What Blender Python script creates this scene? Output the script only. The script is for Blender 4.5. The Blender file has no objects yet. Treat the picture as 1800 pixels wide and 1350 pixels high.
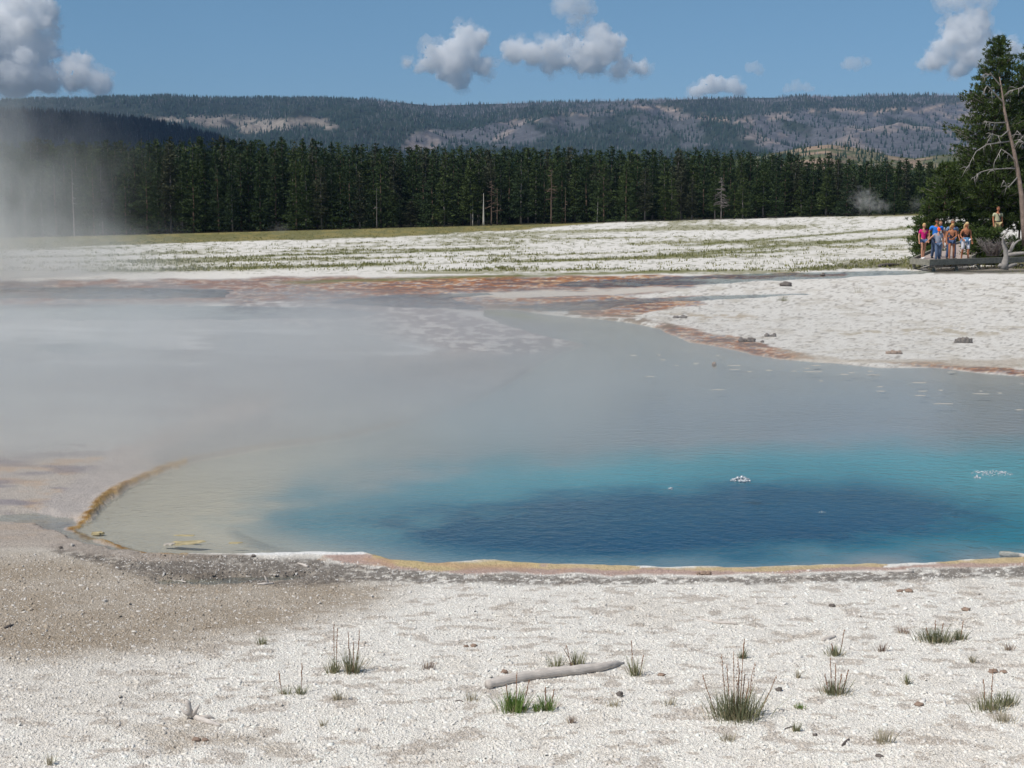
import bpy, math, random
import numpy as np
from mathutils import Vector, Matrix, Quaternion

# ============================================================ camera, world, sun, exposure
scn = bpy.context.scene
COL = scn.collection
CAM_Z = 3.0
F_PX = 2500.0
PITCH = math.atan(320.0 / 2500.0)
cd = bpy.data.cameras.new('camera'); cam = bpy.data.objects.new('camera', cd); COL.objects.link(cam)
cam.location = (0, 0, CAM_Z); cam.rotation_euler = (math.pi / 2 - PITCH, 0, 0)
cd.sensor_width = 36.0; cd.lens = 50.0; cd.clip_start = 0.1; cd.clip_end = 60000
scn.camera = cam

SUN_EL = math.radians(55.0)
SUN_AZ = math.radians(-122.0)          # measured from +Y towards +X: the sun stands to the left
sdir = Vector((math.sin(SUN_AZ) * math.cos(SUN_EL), math.cos(SUN_AZ) * math.cos(SUN_EL), math.sin(SUN_EL)))
sl = bpy.data.lights.new('sun', 'SUN'); sl.energy = 4.15; sl.angle = math.radians(0.53); sl.color = (1.0, 0.955, 0.89)
so = bpy.data.objects.new('sun', sl); COL.objects.link(so)
so.rotation_euler = (-sdir).to_track_quat('-Z', 'Y').to_euler()

w = bpy.data.worlds.new('World'); scn.world = w; w.use_nodes = True
nt = w.node_tree; nt.nodes.clear()
sky = nt.nodes.new('ShaderNodeTexSky'); sky.sky_type = 'NISHITA'; sky.sun_disc = False
sky.sun_elevation = SUN_EL; sky.sun_rotation = SUN_AZ
sky.altitude = 2300; sky.air_density = 1.0; sky.dust_density = 0.3; sky.ozone_density = 2.0
tint = nt.nodes.new('ShaderNodeMixRGB'); tint.blend_type = 'MULTIPLY'; tint.inputs[0].default_value = 1.0
tcw = nt.nodes.new('ShaderNodeTexCoord'); sxw = nt.nodes.new('ShaderNodeSeparateXYZ'); nt.links.new(tcw.outputs['Generated'], sxw.inputs[0])
rmp = nt.nodes.new('ShaderNodeValToRGB'); nt.links.new(sxw.outputs[2], rmp.inputs[0])
rmp.color_ramp.elements[0].position = 0.0; rmp.color_ramp.elements[0].color = (0.46, 0.60, 0.79, 1)
rmp.color_ramp.elements[1].position = 0.16; rmp.color_ramp.elements[1].color = (0.70, 0.90, 0.93, 1)
bg = nt.nodes.new('ShaderNodeBackground'); bg.inputs[1].default_value = 0.09
wo = nt.nodes.new('ShaderNodeOutputWorld')
nt.links.new(rmp.outputs[0], tint.inputs[2]); nt.links.new(sky.outputs[0], tint.inputs[1]); nt.links.new(tint.outputs[0], bg.inputs[0]); nt.links.new(bg.outputs[0], wo.inputs[0])

scn.view_settings.view_transform = 'Standard'; scn.view_settings.look = 'None'
scn.view_settings.exposure = 0.0; scn.view_settings.gamma = 1.0; scn.view_settings.use_curve_mapping = False
cy = scn.cycles
cy.max_bounces = 30; cy.diffuse_bounces = 3; cy.glossy_bounces = 2; cy.transmission_bounces = 4
cy.volume_bounces = 28; cy.transparent_max_bounces = 12
cy.volume_max_steps = 64; cy.volume_step_rate = 1.0
cy.caustics_reflective = False; cy.caustics_refractive = False
cy.sample_clamp_indirect = 3.0

# ============================================================ helpers
def S(r, g, b, k=1.0):
    f = lambda c: (c / 255 / 12.92) if c <= 10 else ((c / 255 + 0.055) / 1.055) ** 2.4
    return (f(r) * k, f(g) * k, f(b) * k)

def tag(o, label=None, cat=None, group=None, kind=None):
    if label: o['label'] = label
    if cat: o['category'] = cat
    if group: o['group'] = group
    if kind: o['kind'] = kind
    return o

def empty(name, loc, rz=0.0):
    o = bpy.data.objects.new(name, None); COL.objects.link(o)
    o.location = loc; o.rotation_euler = (0, 0, rz); o.empty_display_size = 0.2
    return o

def link(name, me, parent=None, loc=None):
    o = bpy.data.objects.new(name, me); COL.objects.link(o)
    if parent is not None: o.parent = parent
    if loc is not None: o.location = loc
    return o

def add_attr(me, name, vals):
    a = me.attributes.new(name, 'FLOAT', 'POINT'); a.data.foreach_set('value', np.asarray(vals, dtype=np.float32))
def mesh_np(name, V, tris=None, quads=None, mats=(), cols=None, smooth=False, midx=None):
    me = bpy.data.meshes.new(name)
    V = np.asarray(V, dtype=np.float32)
    me.vertices.add(len(V)); me.vertices.foreach_set('co', V.ravel())
    parts = []; tot = []
    if tris is not None and len(tris): t = np.asarray(tris, dtype=np.int32); parts.append(t.ravel()); tot += [3] * len(t)
    if quads is not None and len(quads): q = np.asarray(quads, dtype=np.int32); parts.append(q.ravel()); tot += [4] * len(q)
    idx = np.concatenate(parts); tot = np.array(tot, dtype=np.int32)
    me.loops.add(len(idx)); me.loops.foreach_set('vertex_index', idx)
    me.polygons.add(len(tot)); st = np.zeros(len(tot), dtype=np.int32); st[1:] = np.cumsum(tot)[:-1]
    me.polygons.foreach_set('loop_start', st); me.polygons.foreach_set('loop_total', tot)
    if smooth: me.polygons.foreach_set('use_smooth', np.ones(len(tot), dtype=bool))
    for m in mats: me.materials.append(m)
    if midx is not None: me.polygons.foreach_set('material_index', np.asarray(midx, dtype=np.int32))
    if cols is not None:
        a = me.color_attributes.new('tone', 'FLOAT_COLOR', 'POINT')
        c = np.ones((len(V), 4), dtype=np.float32); c[:, :3] = cols
        a.data.foreach_set('color', c.ravel())
    me.update(calc_edges=True); me.validate()
    return me

class MB:
    """collects shapes for ONE mesh"""
    def __init__(s): s.v = []; s.f = []; s.m = []
    def add(s, vs, fs, mi=0):
        b = len(s.v); s.v += [tuple(p) for p in vs]; s.f += [tuple(i + b for i in f) for f in fs]; s.m += [mi] * len(fs)
    def box(s, c, sz, mi=0, rot=None):
        x, y, z = sz[0] / 2, sz[1] / 2, sz[2] / 2
        P = [Vector(p) for p in ((-x, -y, -z), (x, -y, -z), (x, y, -z), (-x, y, -z), (-x, -y, z), (x, -y, z), (x, y, z), (-x, y, z))]
        if rot is not None: P = [rot @ p for p in P]
        P = [p + Vector(c) for p in P]
        s.add(P, [(0, 3, 2, 1), (4, 5, 6, 7), (0, 1, 5, 4), (1, 2, 6, 5), (2, 3, 7, 6), (3, 0, 4, 7)], mi)
    def tube(s, pts, rad, n=8, mi=0, rng=None, rough=0.0):
        pts = [Vector(p) for p in pts]; rings = []
        up = Vector((0.13, 0.21, 0.97))
        for i, p in enumerate(pts):
            d = (pts[min(i + 1, len(pts) - 1)] - pts[max(i - 1, 0)]).normalized()
            a = d.cross(up)
            if a.length < 1e-3: a = d.cross(Vector((1, 0, 0)))
            a.normalize(); b = d.cross(a)
            r = rad[i] if hasattr(rad, '__len__') else rad
            rings.append([p + (a * math.cos(2 * math.pi * k / n) + b * math.sin(2 * math.pi * k / n)) * r * (1 + (rng.uniform(-rough, rough) if rng else 0)) for k in range(n)])
        vs = [q for r in rings for q in r]; fs = []
        for i in range(len(rings) - 1):
            for k in range(n):
                k2 = (k + 1) % n
                fs.append((i * n + k, i * n + k2, (i + 1) * n + k2, (i + 1) * n + k))
        fs.append(tuple(range(n - 1, -1, -1))); fs.append(tuple((len(rings) - 1) * n + k for k in range(n)))
        s.add(vs, fs, mi)
    def ball(s, c, r, mi=0, nu=12, nv=8, rot=None, fn=None):
        r = Vector(r) if hasattr(r, '__len__') else Vector((r, r, r))
        vs = []; fs = []
        for j in range(nv + 1):
            t = math.pi * j / nv
            for k in range(nu):
                a = 2 * math.pi * k / nu
                p = Vector((math.sin(t) * math.cos(a), math.sin(t) * math.sin(a), math.cos(t)))
                if fn: p = fn(p)
                p = Vector((p.x * r.x, p.y * r.y, p.z * r.z))
                if rot is not None: p = rot @ p
                vs.append(p + Vector(c))
        for j in range(nv):
            for k in range(nu):
                k2 = (k + 1) % nu
                fs.append((j * nu + k, (j + 1) * nu + k, (j + 1) * nu + k2, j * nu + k2))
        s.add(vs, fs, mi)
    def build(s, name, mats, parent=None, loc=None, smooth=True):
        me = bpy.data.meshes.new(name); me.from_pydata(s.v, [], s.f)
        mats = mats if isinstance(mats, (list, tuple)) else [mats]
        for m in mats: me.materials.append(m)
        me.polygons.foreach_set('material_index', s.m)
        if smooth: me.polygons.foreach_set('use_smooth', [True] * len(s.f))
        me.update()
        return link(name, me, parent, loc)

def ray(px, py):
    d = Vector(((px - 900) / F_PX, 1.0, -(py - 675) / F_PX))
    c, s_ = math.cos(PITCH), math.sin(PITCH)
    return Vector((d.x, d.y * c + d.z * s_, -d.y * s_ + d.z * c))
def G(px, py, z=0.0):
    """world point at height z that stands at that place of the photograph"""
    d = ray(px, py); t = (z - CAM_Z) / d.z
    return Vector((d.x * t, d.y * t, z))
def AT(px, py, Y):
    d = ray(px, py); t = Y / d.y
    return Vector((d.x * t, Y, CAM_Z + d.z * t))
def project(X, Y, Z):
    c, s_ = math.cos(PITCH), math.sin(PITCH)
    fw = Y * c - (Z - CAM_Z) * s_; up = Y * s_ + (Z - CAM_Z) * c
    return 900 + F_PX * X / fw, 675 - F_PX * up / fw

# ---- numpy noise
def _h(ix, iy, seed):
    n = (ix.astype(np.int64) * 374761393 + iy.astype(np.int64) * 668265263 + seed * 974634777) & 0xffffffff
    n = ((n ^ (n >> 13)) * 1274126177) & 0xffffffff
    n = (n ^ (n >> 16)) & 0xffffffff
    return n / 4294967295.0
def vnoise(x, y, seed=0):
    ix = np.floor(x); iy = np.floor(y); fx = x - ix; fy = y - iy
    ix = ix.astype(np.int64); iy = iy.astype(np.int64)
    fx = fx * fx * (3 - 2 * fx); fy = fy * fy * (3 - 2 * fy)
    a = _h(ix, iy, seed); b = _h(ix + 1, iy, seed); c = _h(ix, iy + 1, seed); d = _h(ix + 1, iy + 1, seed)
    return (a + (b - a) * fx) * (1 - fy) + (c + (d - c) * fx) * fy
def fbm(x, y, octv=4, seed=0, gain=0.5):
    x = np.asarray(x, dtype=np.float64); y = np.asarray(y, dtype=np.float64)
    s = 0; a = 1; t = 0
    for o in range(octv):
        s = s + a * vnoise(x * 2 ** o + 17.3 * o, y * 2 ** o - 9.1 * o, seed + o); t += a; a *= gain
    return s / t
def sstep(a, b, x):
    t = np.clip((x - a) / (b - a), 0, 1); return t * t * (3 - 2 * t)
def sdf(poly, x, y, sy=1.0):
    """signed distance to a polygon, positive inside; sy stretches y"""
    P = np.array(poly, dtype=float); n = len(P)
    x = np.asarray(x, float); y = np.asarray(y, float) * sy
    d2 = np.full(x.shape, 1e18); ins = np.zeros(x.shape, dtype=bool)
    for i in range(n):
        ax, ay = P[i][0], P[i][1] * sy; bx, by = P[(i + 1) % n][0], P[(i + 1) % n][1] * sy
        ex, ey = bx - ax, by - ay
        t = np.clip(((x - ax) * ex + (y - ay) * ey) / (ex * ex + ey * ey + 1e-12), 0, 1)
        d2 = np.minimum(d2, (x - ax - t * ex) ** 2 + (y - ay - t * ey) ** 2)
        c = ((ay > y) != (by > y)) & (x < (bx - ax) * (y - ay) / (by - ay + 1e-12) + ax)
        ins ^= c
    d = np.sqrt(d2)
    return np.where(ins, d, -d)

# ---- node helpers
def mat(name):
    m = bpy.data.materials.new(name); m.use_nodes = True
    t = m.node_tree; t.nodes.clear()
    out = t.nodes.new('ShaderNodeOutputMaterial')
    return m, t, out
def N(t, typ, **kw):
    n = t.nodes.new(typ)
    for k, v in kw.items(): setattr(n, k, v)
    return n
def L(t, a, b): t.links.new(a, b)
def math_(t, op, a, b=None, clamp=False):
    n = t.nodes.new('ShaderNodeMath'); n.operation = op; n.use_clamp = clamp
    for i, v in enumerate((a, b)):
        if v is None: continue
        if isinstance(v, (int, float)): n.inputs[i].default_value = v
        else: t.links.new(v, n.inputs[i])
    return n.outputs[0]
def noise_(t, vec, scale, detail=3, rough=0.5):
    n = t.nodes.new('ShaderNodeTexNoise'); n.inputs['Scale'].default_value = scale
    n.inputs['Detail'].default_value = detail; n.inputs['Roughness'].default_value = rough
    t.links.new(vec, n.inputs['Vector']); return n.outputs['Fac']
def mapr(t, v, a, b, c, d):
    n = t.nodes.new('ShaderNodeMapRange'); n.inputs[1].default_value = a; n.inputs[2].default_value = b
    n.inputs[3].default_value = c; n.inputs[4].default_value = d; t.links.new(v, n.inputs[0]); return n.outputs[0]
def mixc(t, fac, a, b, mode='MIX'):
    n = t.nodes.new('ShaderNodeMixRGB'); n.blend_type = mode
    for i, v in enumerate((fac, a, b)):
        if isinstance(v, (int, float)): n.inputs[i].default_value = v
        elif isinstance(v, tuple): n.inputs[i].default_value = (*v[:3], 1)
        else: t.links.new(v, n.inputs[i])
    return n.outputs[0]

def simple(name, col, rough=0.8, var=0.15, scale=12.0, bump=0.0, bscale=60.0, attr=False, spec=0.3, sheen=0, vec='Object', trans=0.0):
    m, t, out = mat(name)
    p = N(t, 'ShaderNodeBsdfPrincipled'); p.inputs['Roughness'].default_value = rough
    p.inputs['Specular IOR Level'].default_value = spec
    tc = N(t, 'ShaderNodeTexCoord'); v = tc.outputs[vec]
    n = noise_(t, v, scale, 4, 0.6); k = mapr(t, n, 0.25, 0.75, 1 - var, 1 + var)
    if attr:
        a = N(t, 'ShaderNodeVertexColor', layer_name='tone'); base = a.outputs[0]
        if col is not None: base = mixc(t, 1.0, base, col, 'MULTIPLY')
    else: base = None
    g = N(t, 'ShaderNodeCombineColor'); 
    for i in range(3): L(t, k, g.inputs[i])
    c = mixc(t, 1.0, base if base is not None else col, g.outputs[0], 'MULTIPLY')
    L(t, c, p.inputs['Base Color'])
    if bump:
        b = N(t, 'ShaderNodeBump'); b.inputs['Strength'].default_value = 0.7; b.inputs['Distance'].default_value = bump
        L(t, noise_(t, v, bscale, 5, 0.6), b.inputs['Height']); L(t, b.outputs[0], p.inputs['Normal'])
    if trans:
        tr = N(t, 'ShaderNodeBsdfTranslucent'); L(t, c, tr.inputs[0])
        mx = N(t, 'ShaderNodeMixShader'); mx.inputs[0].default_value = trans
        L(t, p.outputs[0], mx.inputs[1]); L(t, tr.outputs[0], mx.inputs[2]); L(t, mx.outputs[0], out.inputs[0])
    else: L(t, p.outputs[0], out.inputs[0])
    return m

# ============================================================ the ground sheet
WATER_Z = -0.035
POOL = [(132, 925), (165, 937), (210, 951), (260, 966), (290, 973), (400, 974), (560, 971), (640, 972), (700, 984), (770, 990),
        (850, 983), (950, 991), (1000, 991), (1150, 997), (1300, 997), (1500, 991), (1650, 988), (1800, 979), (2000, 962), (2200, 900), (2250, 760),
        (2150, 660), (1900, 655), (1800, 657), (1720, 651), (1640, 642), (1560, 643), (1450, 633), (1380, 628), (1330, 621), (1270, 606),
        (1215, 598), (1160, 574), (1100, 562), (1030, 556), (960, 549), (900, 541), (850, 541), (845, 552), (880, 568), (940, 586), (1022, 604), (990, 616),
        (940, 640), (860, 690), (740, 735), (600, 768), (480, 782), (400, 795), (330, 809), (265, 832), (215, 857), (185, 876), (160, 905)]
STREAMS = [
    [(1000, 492), (1200, 482), (1400, 476), (1560, 473), (1700, 472), (1900, 470), (1900, 476), (1650, 480), (1540, 486), (1440, 491), (1380, 494), (1250, 500), (1060, 506), (950, 500)],
    [(880, 538), (1000, 526), (1120, 521), (1260, 516), (1420, 512), (1430, 517), (1300, 524), (1130, 533), (1050, 545), (960, 548)],
    [(600, 522), (700, 514), (850, 511), (900, 516), (800, 524), (860, 536), (850, 545), (700, 540), (560, 531)],
    [(-200, 538), (100, 530), (330, 533), (560, 536), (700, 548), (600, 560), (300, 563), (0, 562), (-200, 566)],
    [(-200, 508), (150, 500), (420, 506), (400, 524), (100, 526), (-200, 524)],
    [(60, 600), (200, 596), (260, 612), (150, 624), (60, 616)],
    [(270, 1012), (380, 1008), (520, 1003), (560, 1008), (480, 1017), (360, 1024), (280, 1022)],
    [(-100, 902), (60, 894), (140, 905), (230, 952), (320, 980), (240, 972), (140, 950), (60, 918), (-100, 915)],
]
def py_at(Y, z=0.0): return project(0.0, Y, z)[1]

pys = np.concatenate([np.arange(1420, 700, -1.7), np.arange(700, 372, -1.0)])
Yr = []
for p in pys:
    Yr.append(G(900, p).y)
Yr = np.array(Yr)
ylast = Yr[-1]
Yr = np.concatenate([[-400, -60, -15, -4, 1, 3.5, 5.2, 6.2], Yr, ylast * np.array([1.1, 1.25, 1.5, 2, 3, 5, 9, 16, 28])])
uc = np.concatenate([np.arange(-0.62, -0.42, 0.0026), np.arange(-0.42, 0.42, 0.00135), np.arange(0.42, 0.6201, 0.0026)])
ue = np.array([0.63, 0.65, 0.68, 0.72, 0.77, 0.85, 1.1, 1.5, 2.2, 4.0])
U = np.concatenate([-ue[::-1], uc, ue])
UU, YY = np.meshgrid(U, Yr)
XX = UU * np.maximum(YY, 6.2)
shape = XX.shape
xf, yf = XX.ravel(), YY.ravel()

def far_z(x, y):
    return 0.0263 * (x - 21.0) * sstep(55, 235, y) * np.where(y > 300, 1 - sstep(300, 900, y), 1) - 14 * sstep(450, 1500, y)
def terrain_z(x, y):
    x = np.atleast_1d(np.asarray(x, float)); y = np.atleast_1d(np.asarray(y, float))
    return far_z(x, y)
# plan coordinates: where the ground point at z=0 stands in the photograph
def plan(x, y, z=0.0):
    ok = y > 4.0
    a, b = project(x, np.where(ok, y, 4.0), z)
    return a, np.where(ok, b, 3000.0)
PX, PY = plan(xf, yf)
nz = fbm(PX / 46, PY / 7.5, 4, 3) - 0.5
nz2 = fbm(PX / 15, PY / 3.2, 3, 11) - 0.5
PYp = PY + nz * 9 * np.clip((PY - 440) / 200, 0.35, 1.3); PXp = PX + nz2 * 22
z = 0.012 * (fbm(xf * 0.9, yf * 0.9, 4, 5) - 0.5) * 2
z += 0.010 * (fbm(xf * 5, yf * 5, 3, 8) - 0.5) * (1 - sstep(25, 50, yf))
z += 0.022 * (fbm(xf * 1.6, yf * 1.6, 4, 15) - 0.5) * sstep(20, 28, yf)
z *= 1 - sstep(100, 200, yf)
# streams cut a few centimetres into the sinter
for s_ in STREAMS:
    m = (PX > min(q[0] for q in s_) - 60) & (PX < max(q[0] for q in s_) + 60) & (PY > min(q[1] for q in s_) - 20) & (PY < max(q[1] for q in s_) + 20)
    d = np.full(PX.shape, -99.0); d[m] = sdf(s_, PXp[m], PYp[m], 4.0)
    z = z + (-0.044 + 0.03 * nz - z) * sstep(-7, 14, d)
# the pool
dpool = sdf(POOL, PX + 14 * nz2, PY + 2.5 * nz, 2.5)
wx = [tuple(G(*q))[:2] for q in POOL]
dw = sdf(wx, xf, yf)                                     # metres inside the pool
depth = 0.05 + 0.10 * sstep(0.0, 1.0, dw) + 0.0 * dw
VENT = [(670, 935), (760, 908), (900, 886), (1050, 871), (1200, 857), (1350, 846), (1500, 848), (1590, 862), (1700, 888), (1725, 904),
        (1600, 934), (1450, 956), (1300, 972), (1150, 980), (950, 979), (820, 970), (720, 955)]
TURQ = [(430, 905), (530, 868), (660, 842), (820, 822), (1000, 804), (1300, 790), (1800, 784), (2200, 800), (2200, 950), (1800, 970),
        (1500, 980), (1300, 986), (1000, 984), (800, 976), (640, 962), (540, 950), (460, 925)]
depth += 0.16 * sstep(-40, 60, sdf(TURQ, PX, PY, 2.0))
z = np.where(dpool > -12, z + (-depth + 0.0 - z) * sstep(-5, 9, dpool), z)
# low crust rim round the pool
z += 0.016 * np.exp(-((dpool + 9) / 9.0) ** 2) * (0.4 + 1.2 * (nz + 0.5)) * sstep(800, 880, PY)
level = z.copy()
z += far_z(xf, yf)
z = np.where(yf < 3, 0.0, z)
# colours (mineral, mat, mud and growth, plus painted water depth and pine shade), read where the finished surface stands
QX, QY = plan(xf, yf, z)
CQ = QY.copy()
n1 = fbm(QX / 60, QY / 9, 5, 21); n2 = fbm(QX / 14, QY / 3.0, 4, 33); n3 = fbm(xf * 2.2, yf * 2.2, 5, 44); n4 = fbm(QX / 160, QY / 14, 4, 55)
QXn = QX + (n2 - 0.5) * 40; QYn = QY + (n1 - 0.5) * 12
C = np.zeros((len(xf), 3)); C[:] = S(222, 217, 208)
def lay(mask, col, k=1.0):
    global C
    m = np.clip(mask, 0, 1)[:, None] * k
    C = C * (1 - m) + np.array(col)[None, :] * m
def zone(poly, soft, sy=2.5, jit=1.0):
    m = (QX > min(q[0] for q in poly) - 150) & (QX < max(q[0] for q in poly) + 150) & (QY > min(q[1] for q in poly) - 60) & (QY < max(q[1] for q in poly) + 60)
    r = np.zeros(QX.shape)
    r[m] = sstep(-soft, soft, sdf(poly, QX[m] + (n2[m] - 0.5) * 40 * jit, QY[m] + (n1[m] - 0.5) * 12 * jit, sy))
    return r
near = sstep(960, 1010, QY)
# foreground: faint brown blotches in the white
lay(sstep(0.56, 0.72, n3) * near, S(188, 178, 164), 0.28)
lay(sstep(0.60, 0.66, fbm(xf * 8, yf * 14, 4, 71)) * near, S(150, 134, 118), 0.48)
BROWN = [(-700, 955), (100, 960), (300, 985), (520, 1000), (700, 1030), (640, 1075), (500, 1105), (330, 1145), (120, 1160), (-700, 1165)]
b_ = zone(BROWN, 75); lay(b_ * (0.95 + 0.5 * (n3 - .5)), S(156, 142, 124), 0.92)
lay(zone([(-700, 1150), (100, 1150), (330, 1200), (250, 1260), (-700, 1250)], 60) * 0.35, S(190, 182, 170))
lay(zone([(150, 1225), (330, 1238), (420, 1290), (600, 1330), (300, 1330), (200, 1262)], 30) * sstep(0.42, 0.6, n3), S(165, 152, 135), 0.6)
# wet dark belt along the near shore
lay(zone([(100, 945), (300, 978), (560, 985), (760, 1005), (1000, 1012), (1250, 1015), (1500, 1008), (1800, 995), (2100, 985), (2100, 998), (1800, 1012), (1500, 1024), (1250, 1026), (1000, 1025), (800, 1026), (640, 1022), (480, 1030), (250, 1010), (90, 970)], 9) * sstep(.30, .5, fbm(QX / 9, QY / 3, 4, 181)), S(96, 88, 80), 0.78)
lay(zone([(260, 980), (560, 985), (640, 1000), (560, 1025), (300, 1030), (200, 1000)], 22), S(122, 114, 105), 0.5)
# bacterial mats between the belt and the water
lay(zone([(540, 973), (640, 972), (760, 990), (960, 992), (1200, 998), (1500, 993), (1800, 980), (2100, 965), (2100, 984), (1800, 994), (1500, 1004), (1250, 1010), (1000, 1009), (800, 1006), (700, 1000), (600, 985)], 5), S(176, 150, 138), 0.95)
lay(zone([(640, 970), (720, 980), (770, 992), (860, 984), (950, 990), (960, 998), (760, 1002), (680, 990)], 5), S(190, 170, 126), 0.95)
lay(zone([(960, 992), (1300, 997), (1800, 978), (2000, 965), (2000, 971), (1800, 986), (1300, 1004), (960, 999)], 3), S(196, 176, 132), 0.8)
lay(zone([(1560, 988), (1640, 985), (1650, 992), (1560, 996)], 3), S(226, 222, 214))
lay(zone([(1120, 995), (1220, 995), (1220, 999), (1120, 1000)], 3), S(228, 226, 222))
lay(zone([(440, 969), (640, 967), (650, 974), (430, 976)], 2.5, jit=0.5), S(232, 230, 226))
lay(zone([(560, 978), (700, 985), (860, 992), (980, 996), (1010, 1006), (800, 1003), (680, 998), (560, 985)], 4) * sstep(0.4, 0.6, n1), S(186, 152, 122), 0.6)
lay(zone([(240, 960), (300, 971), (440, 974), (440, 981), (300, 982), (230, 972)], 4), S(128, 116, 104), .85)
# flats to the left of the pool
fl = zone([(-700, 760), (200, 780), (330, 800), (230, 850), (130, 925), (200, 955), (-700, 958)], 25)
lay(fl, S(170, 160, 150), 0.9)
lay(fl * sstep(0.5, 0.66, n1), S(182, 156, 130), 0.7)
lay(fl * sstep(0.52, 0.68, n4) * 0.7, S(126, 120, 128))
lay(zone([(-700, 925), (60, 915), (150, 940), (260, 965), (340, 985), (240, 985), (100, 965), (-700, 955)], 12), S(168, 156, 144), 0.75)
# plateau beyond it
lay(zone([(-700, 560), (700, 560), (1022, 604), (900, 660), (560, 765), (200, 800), (-700, 800)], 20), S(176, 175, 172), 0.95)
lay(zone([(-700, 560), (700, 560), (1022, 604), (900, 660), (560, 765), (200, 800), (-700, 800)], 20) * sstep(0.5, 0.7, n4), S(150, 143, 140), 0.75)
lay(zone([(560, 640), (900, 600), (1040, 590), (1060, 640), (900, 720), (700, 790), (420, 830), (200, 880), (100, 930), (60, 900), (200, 790)], 14), S(172, 164, 158), 0.95)
lay(zone([(-700, 566), (100, 570), (700, 565), (820, 590), (700, 640), (200, 640), (-700, 640)], 14) * sstep(.50, .60, fbm(QX / 150, QY / 9, 4, 191)), S(232, 230, 228), .9)
lay(zone([(500, 700), (720, 715), (760, 735), (600, 755), (480, 750)], 14) * sstep(.4, .55, n4), S(216, 212, 206), .7)
lay(zone([(620, 660), (860, 620), (1040, 600), (1040, 640), (900, 710), (740, 752), (560, 790), (420, 812), (300, 845), (260, 800), (420, 740)], 26), S(148, 147, 146), .8)
# the pink-grey tongue of crust
tg = zone([(430, 520), (700, 528), (830, 556), (900, 572), (1025, 604), (960, 622), (820, 618), (700, 600), (500, 570), (380, 545)], 14)
lay(tg, S(142, 128, 124), 0.9); lay(tg * sstep(0.5, 0.62, n2), S(224, 216, 208), 0.85)
# wet, reddish ground of the runoff
rw = zone([(-700, 492), (200, 492), (640, 488), (1000, 486), (1250, 498), (1180, 512), (1000, 530), (1010, 548), (860, 546), (500, 530), (-700, 565)], 9)
lay(rw, S(128, 118, 118), 0.85)
lay(rw * sstep(0.50, 0.62, n1), S(150, 112, 94), 0.7); lay(rw * sstep(0.56, 0.68, fbm(QX / 10, QY / 1.9, 3, 160)), S(196, 184, 174), 0.6)
OR = [[(500, 494), (760, 491), (1000, 488), (1200, 484), (1400, 482), (1490, 480), (1480, 484), (1300, 490), (1150, 494), (1000, 500), (900, 508), (700, 514), (560, 508)],
      [(600, 520), (700, 517), (860, 524), (980, 536), (1100, 545), (1180, 540), (1160, 530), (1240, 520), (1120, 523), (960, 527), (820, 518), (700, 511)],
      [(1000, 540), (1200, 528), (1250, 533), (1130, 548), (1110, 556), (1020, 556)],
      [(1150, 568), (1210, 576), (1290, 592), (1370, 612), (1430, 629), (1380, 634), (1330, 628), (1260, 610), (1200, 603), (1140, 580)],
      [(1560, 640), (1640, 637), (1720, 645), (1810, 652), (2000, 655), (2000, 662), (1800, 658), (1700, 652), (1600, 645)]]
for i, o_ in enumerate(OR):
    zz = zone(o_, 5, 2.5) * (0.4 + 0.6 * sstep(350, 850, QX))
    lay(zz, S(170, 114, 72), 0.9 if i < 3 else 0.8)
    lay(zz * sstep(0.45, 0.6, n2), S(138, 82, 54), 0.8); lay(zz * sstep(0.58, 0.68, fbm(QX / 8, QY / 1.8, 3, 150 + i)), S(206, 194, 178), 0.5)
    lay(zz * sstep(0.55, 0.7, n1), S(196, 156, 116), 0.7)
mid = sstep(480, 500, QY) * sstep(700, 640, QY) * (QX > 1000)
lay(mid * sstep(.52, .66, fbm(QX / 9, QY / 2.6, 3, 131)), S(190, 182, 170), .4)
lay(mid * sstep(.58, .7, fbm(QX / 30, QY / 3.4, 4, 132)), S(184, 174, 156), .5)
lay(mid * sstep(.66, .74, fbm(QX / 5, QY / 1.6, 2, 133)), S(120, 108, 96), .6)
strat = fbm(QX / 55, QY / 2.1, 4, 201) + .25 * (fbm(QX / 8, QY / 1.5, 2, 202) - .5)
mats = np.clip(np.maximum.reduce([zone(o_, 5, 2.5) for o_ in OR] + [rw * .85]), 0, 1) * (0.35 + 0.65 * sstep(250, 750, QX))
for lo_, hi_, c_, k_ in ((.30, .40, S(96, 84, 84), .8), (.40, .46, S(128, 86, 62), .8), (.50, .55, S(176, 112, 64), .75), (.585, .63, S(214, 196, 172), .8), (.66, .70, S(120, 132, 150), .8)):
    lay(mats * sstep(lo_ - .02, lo_ + .01, strat) * sstep(hi_ + .02, hi_ - .01, strat), c_, k_)
lay(zone([(830, 532), (930, 538), (1040, 547), (1120, 554), (1200, 574), (1160, 577), (1080, 562), (960, 551), (850, 542)], 5) * sstep(.36, .5, n2), S(122, 100, 78), .85)
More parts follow.
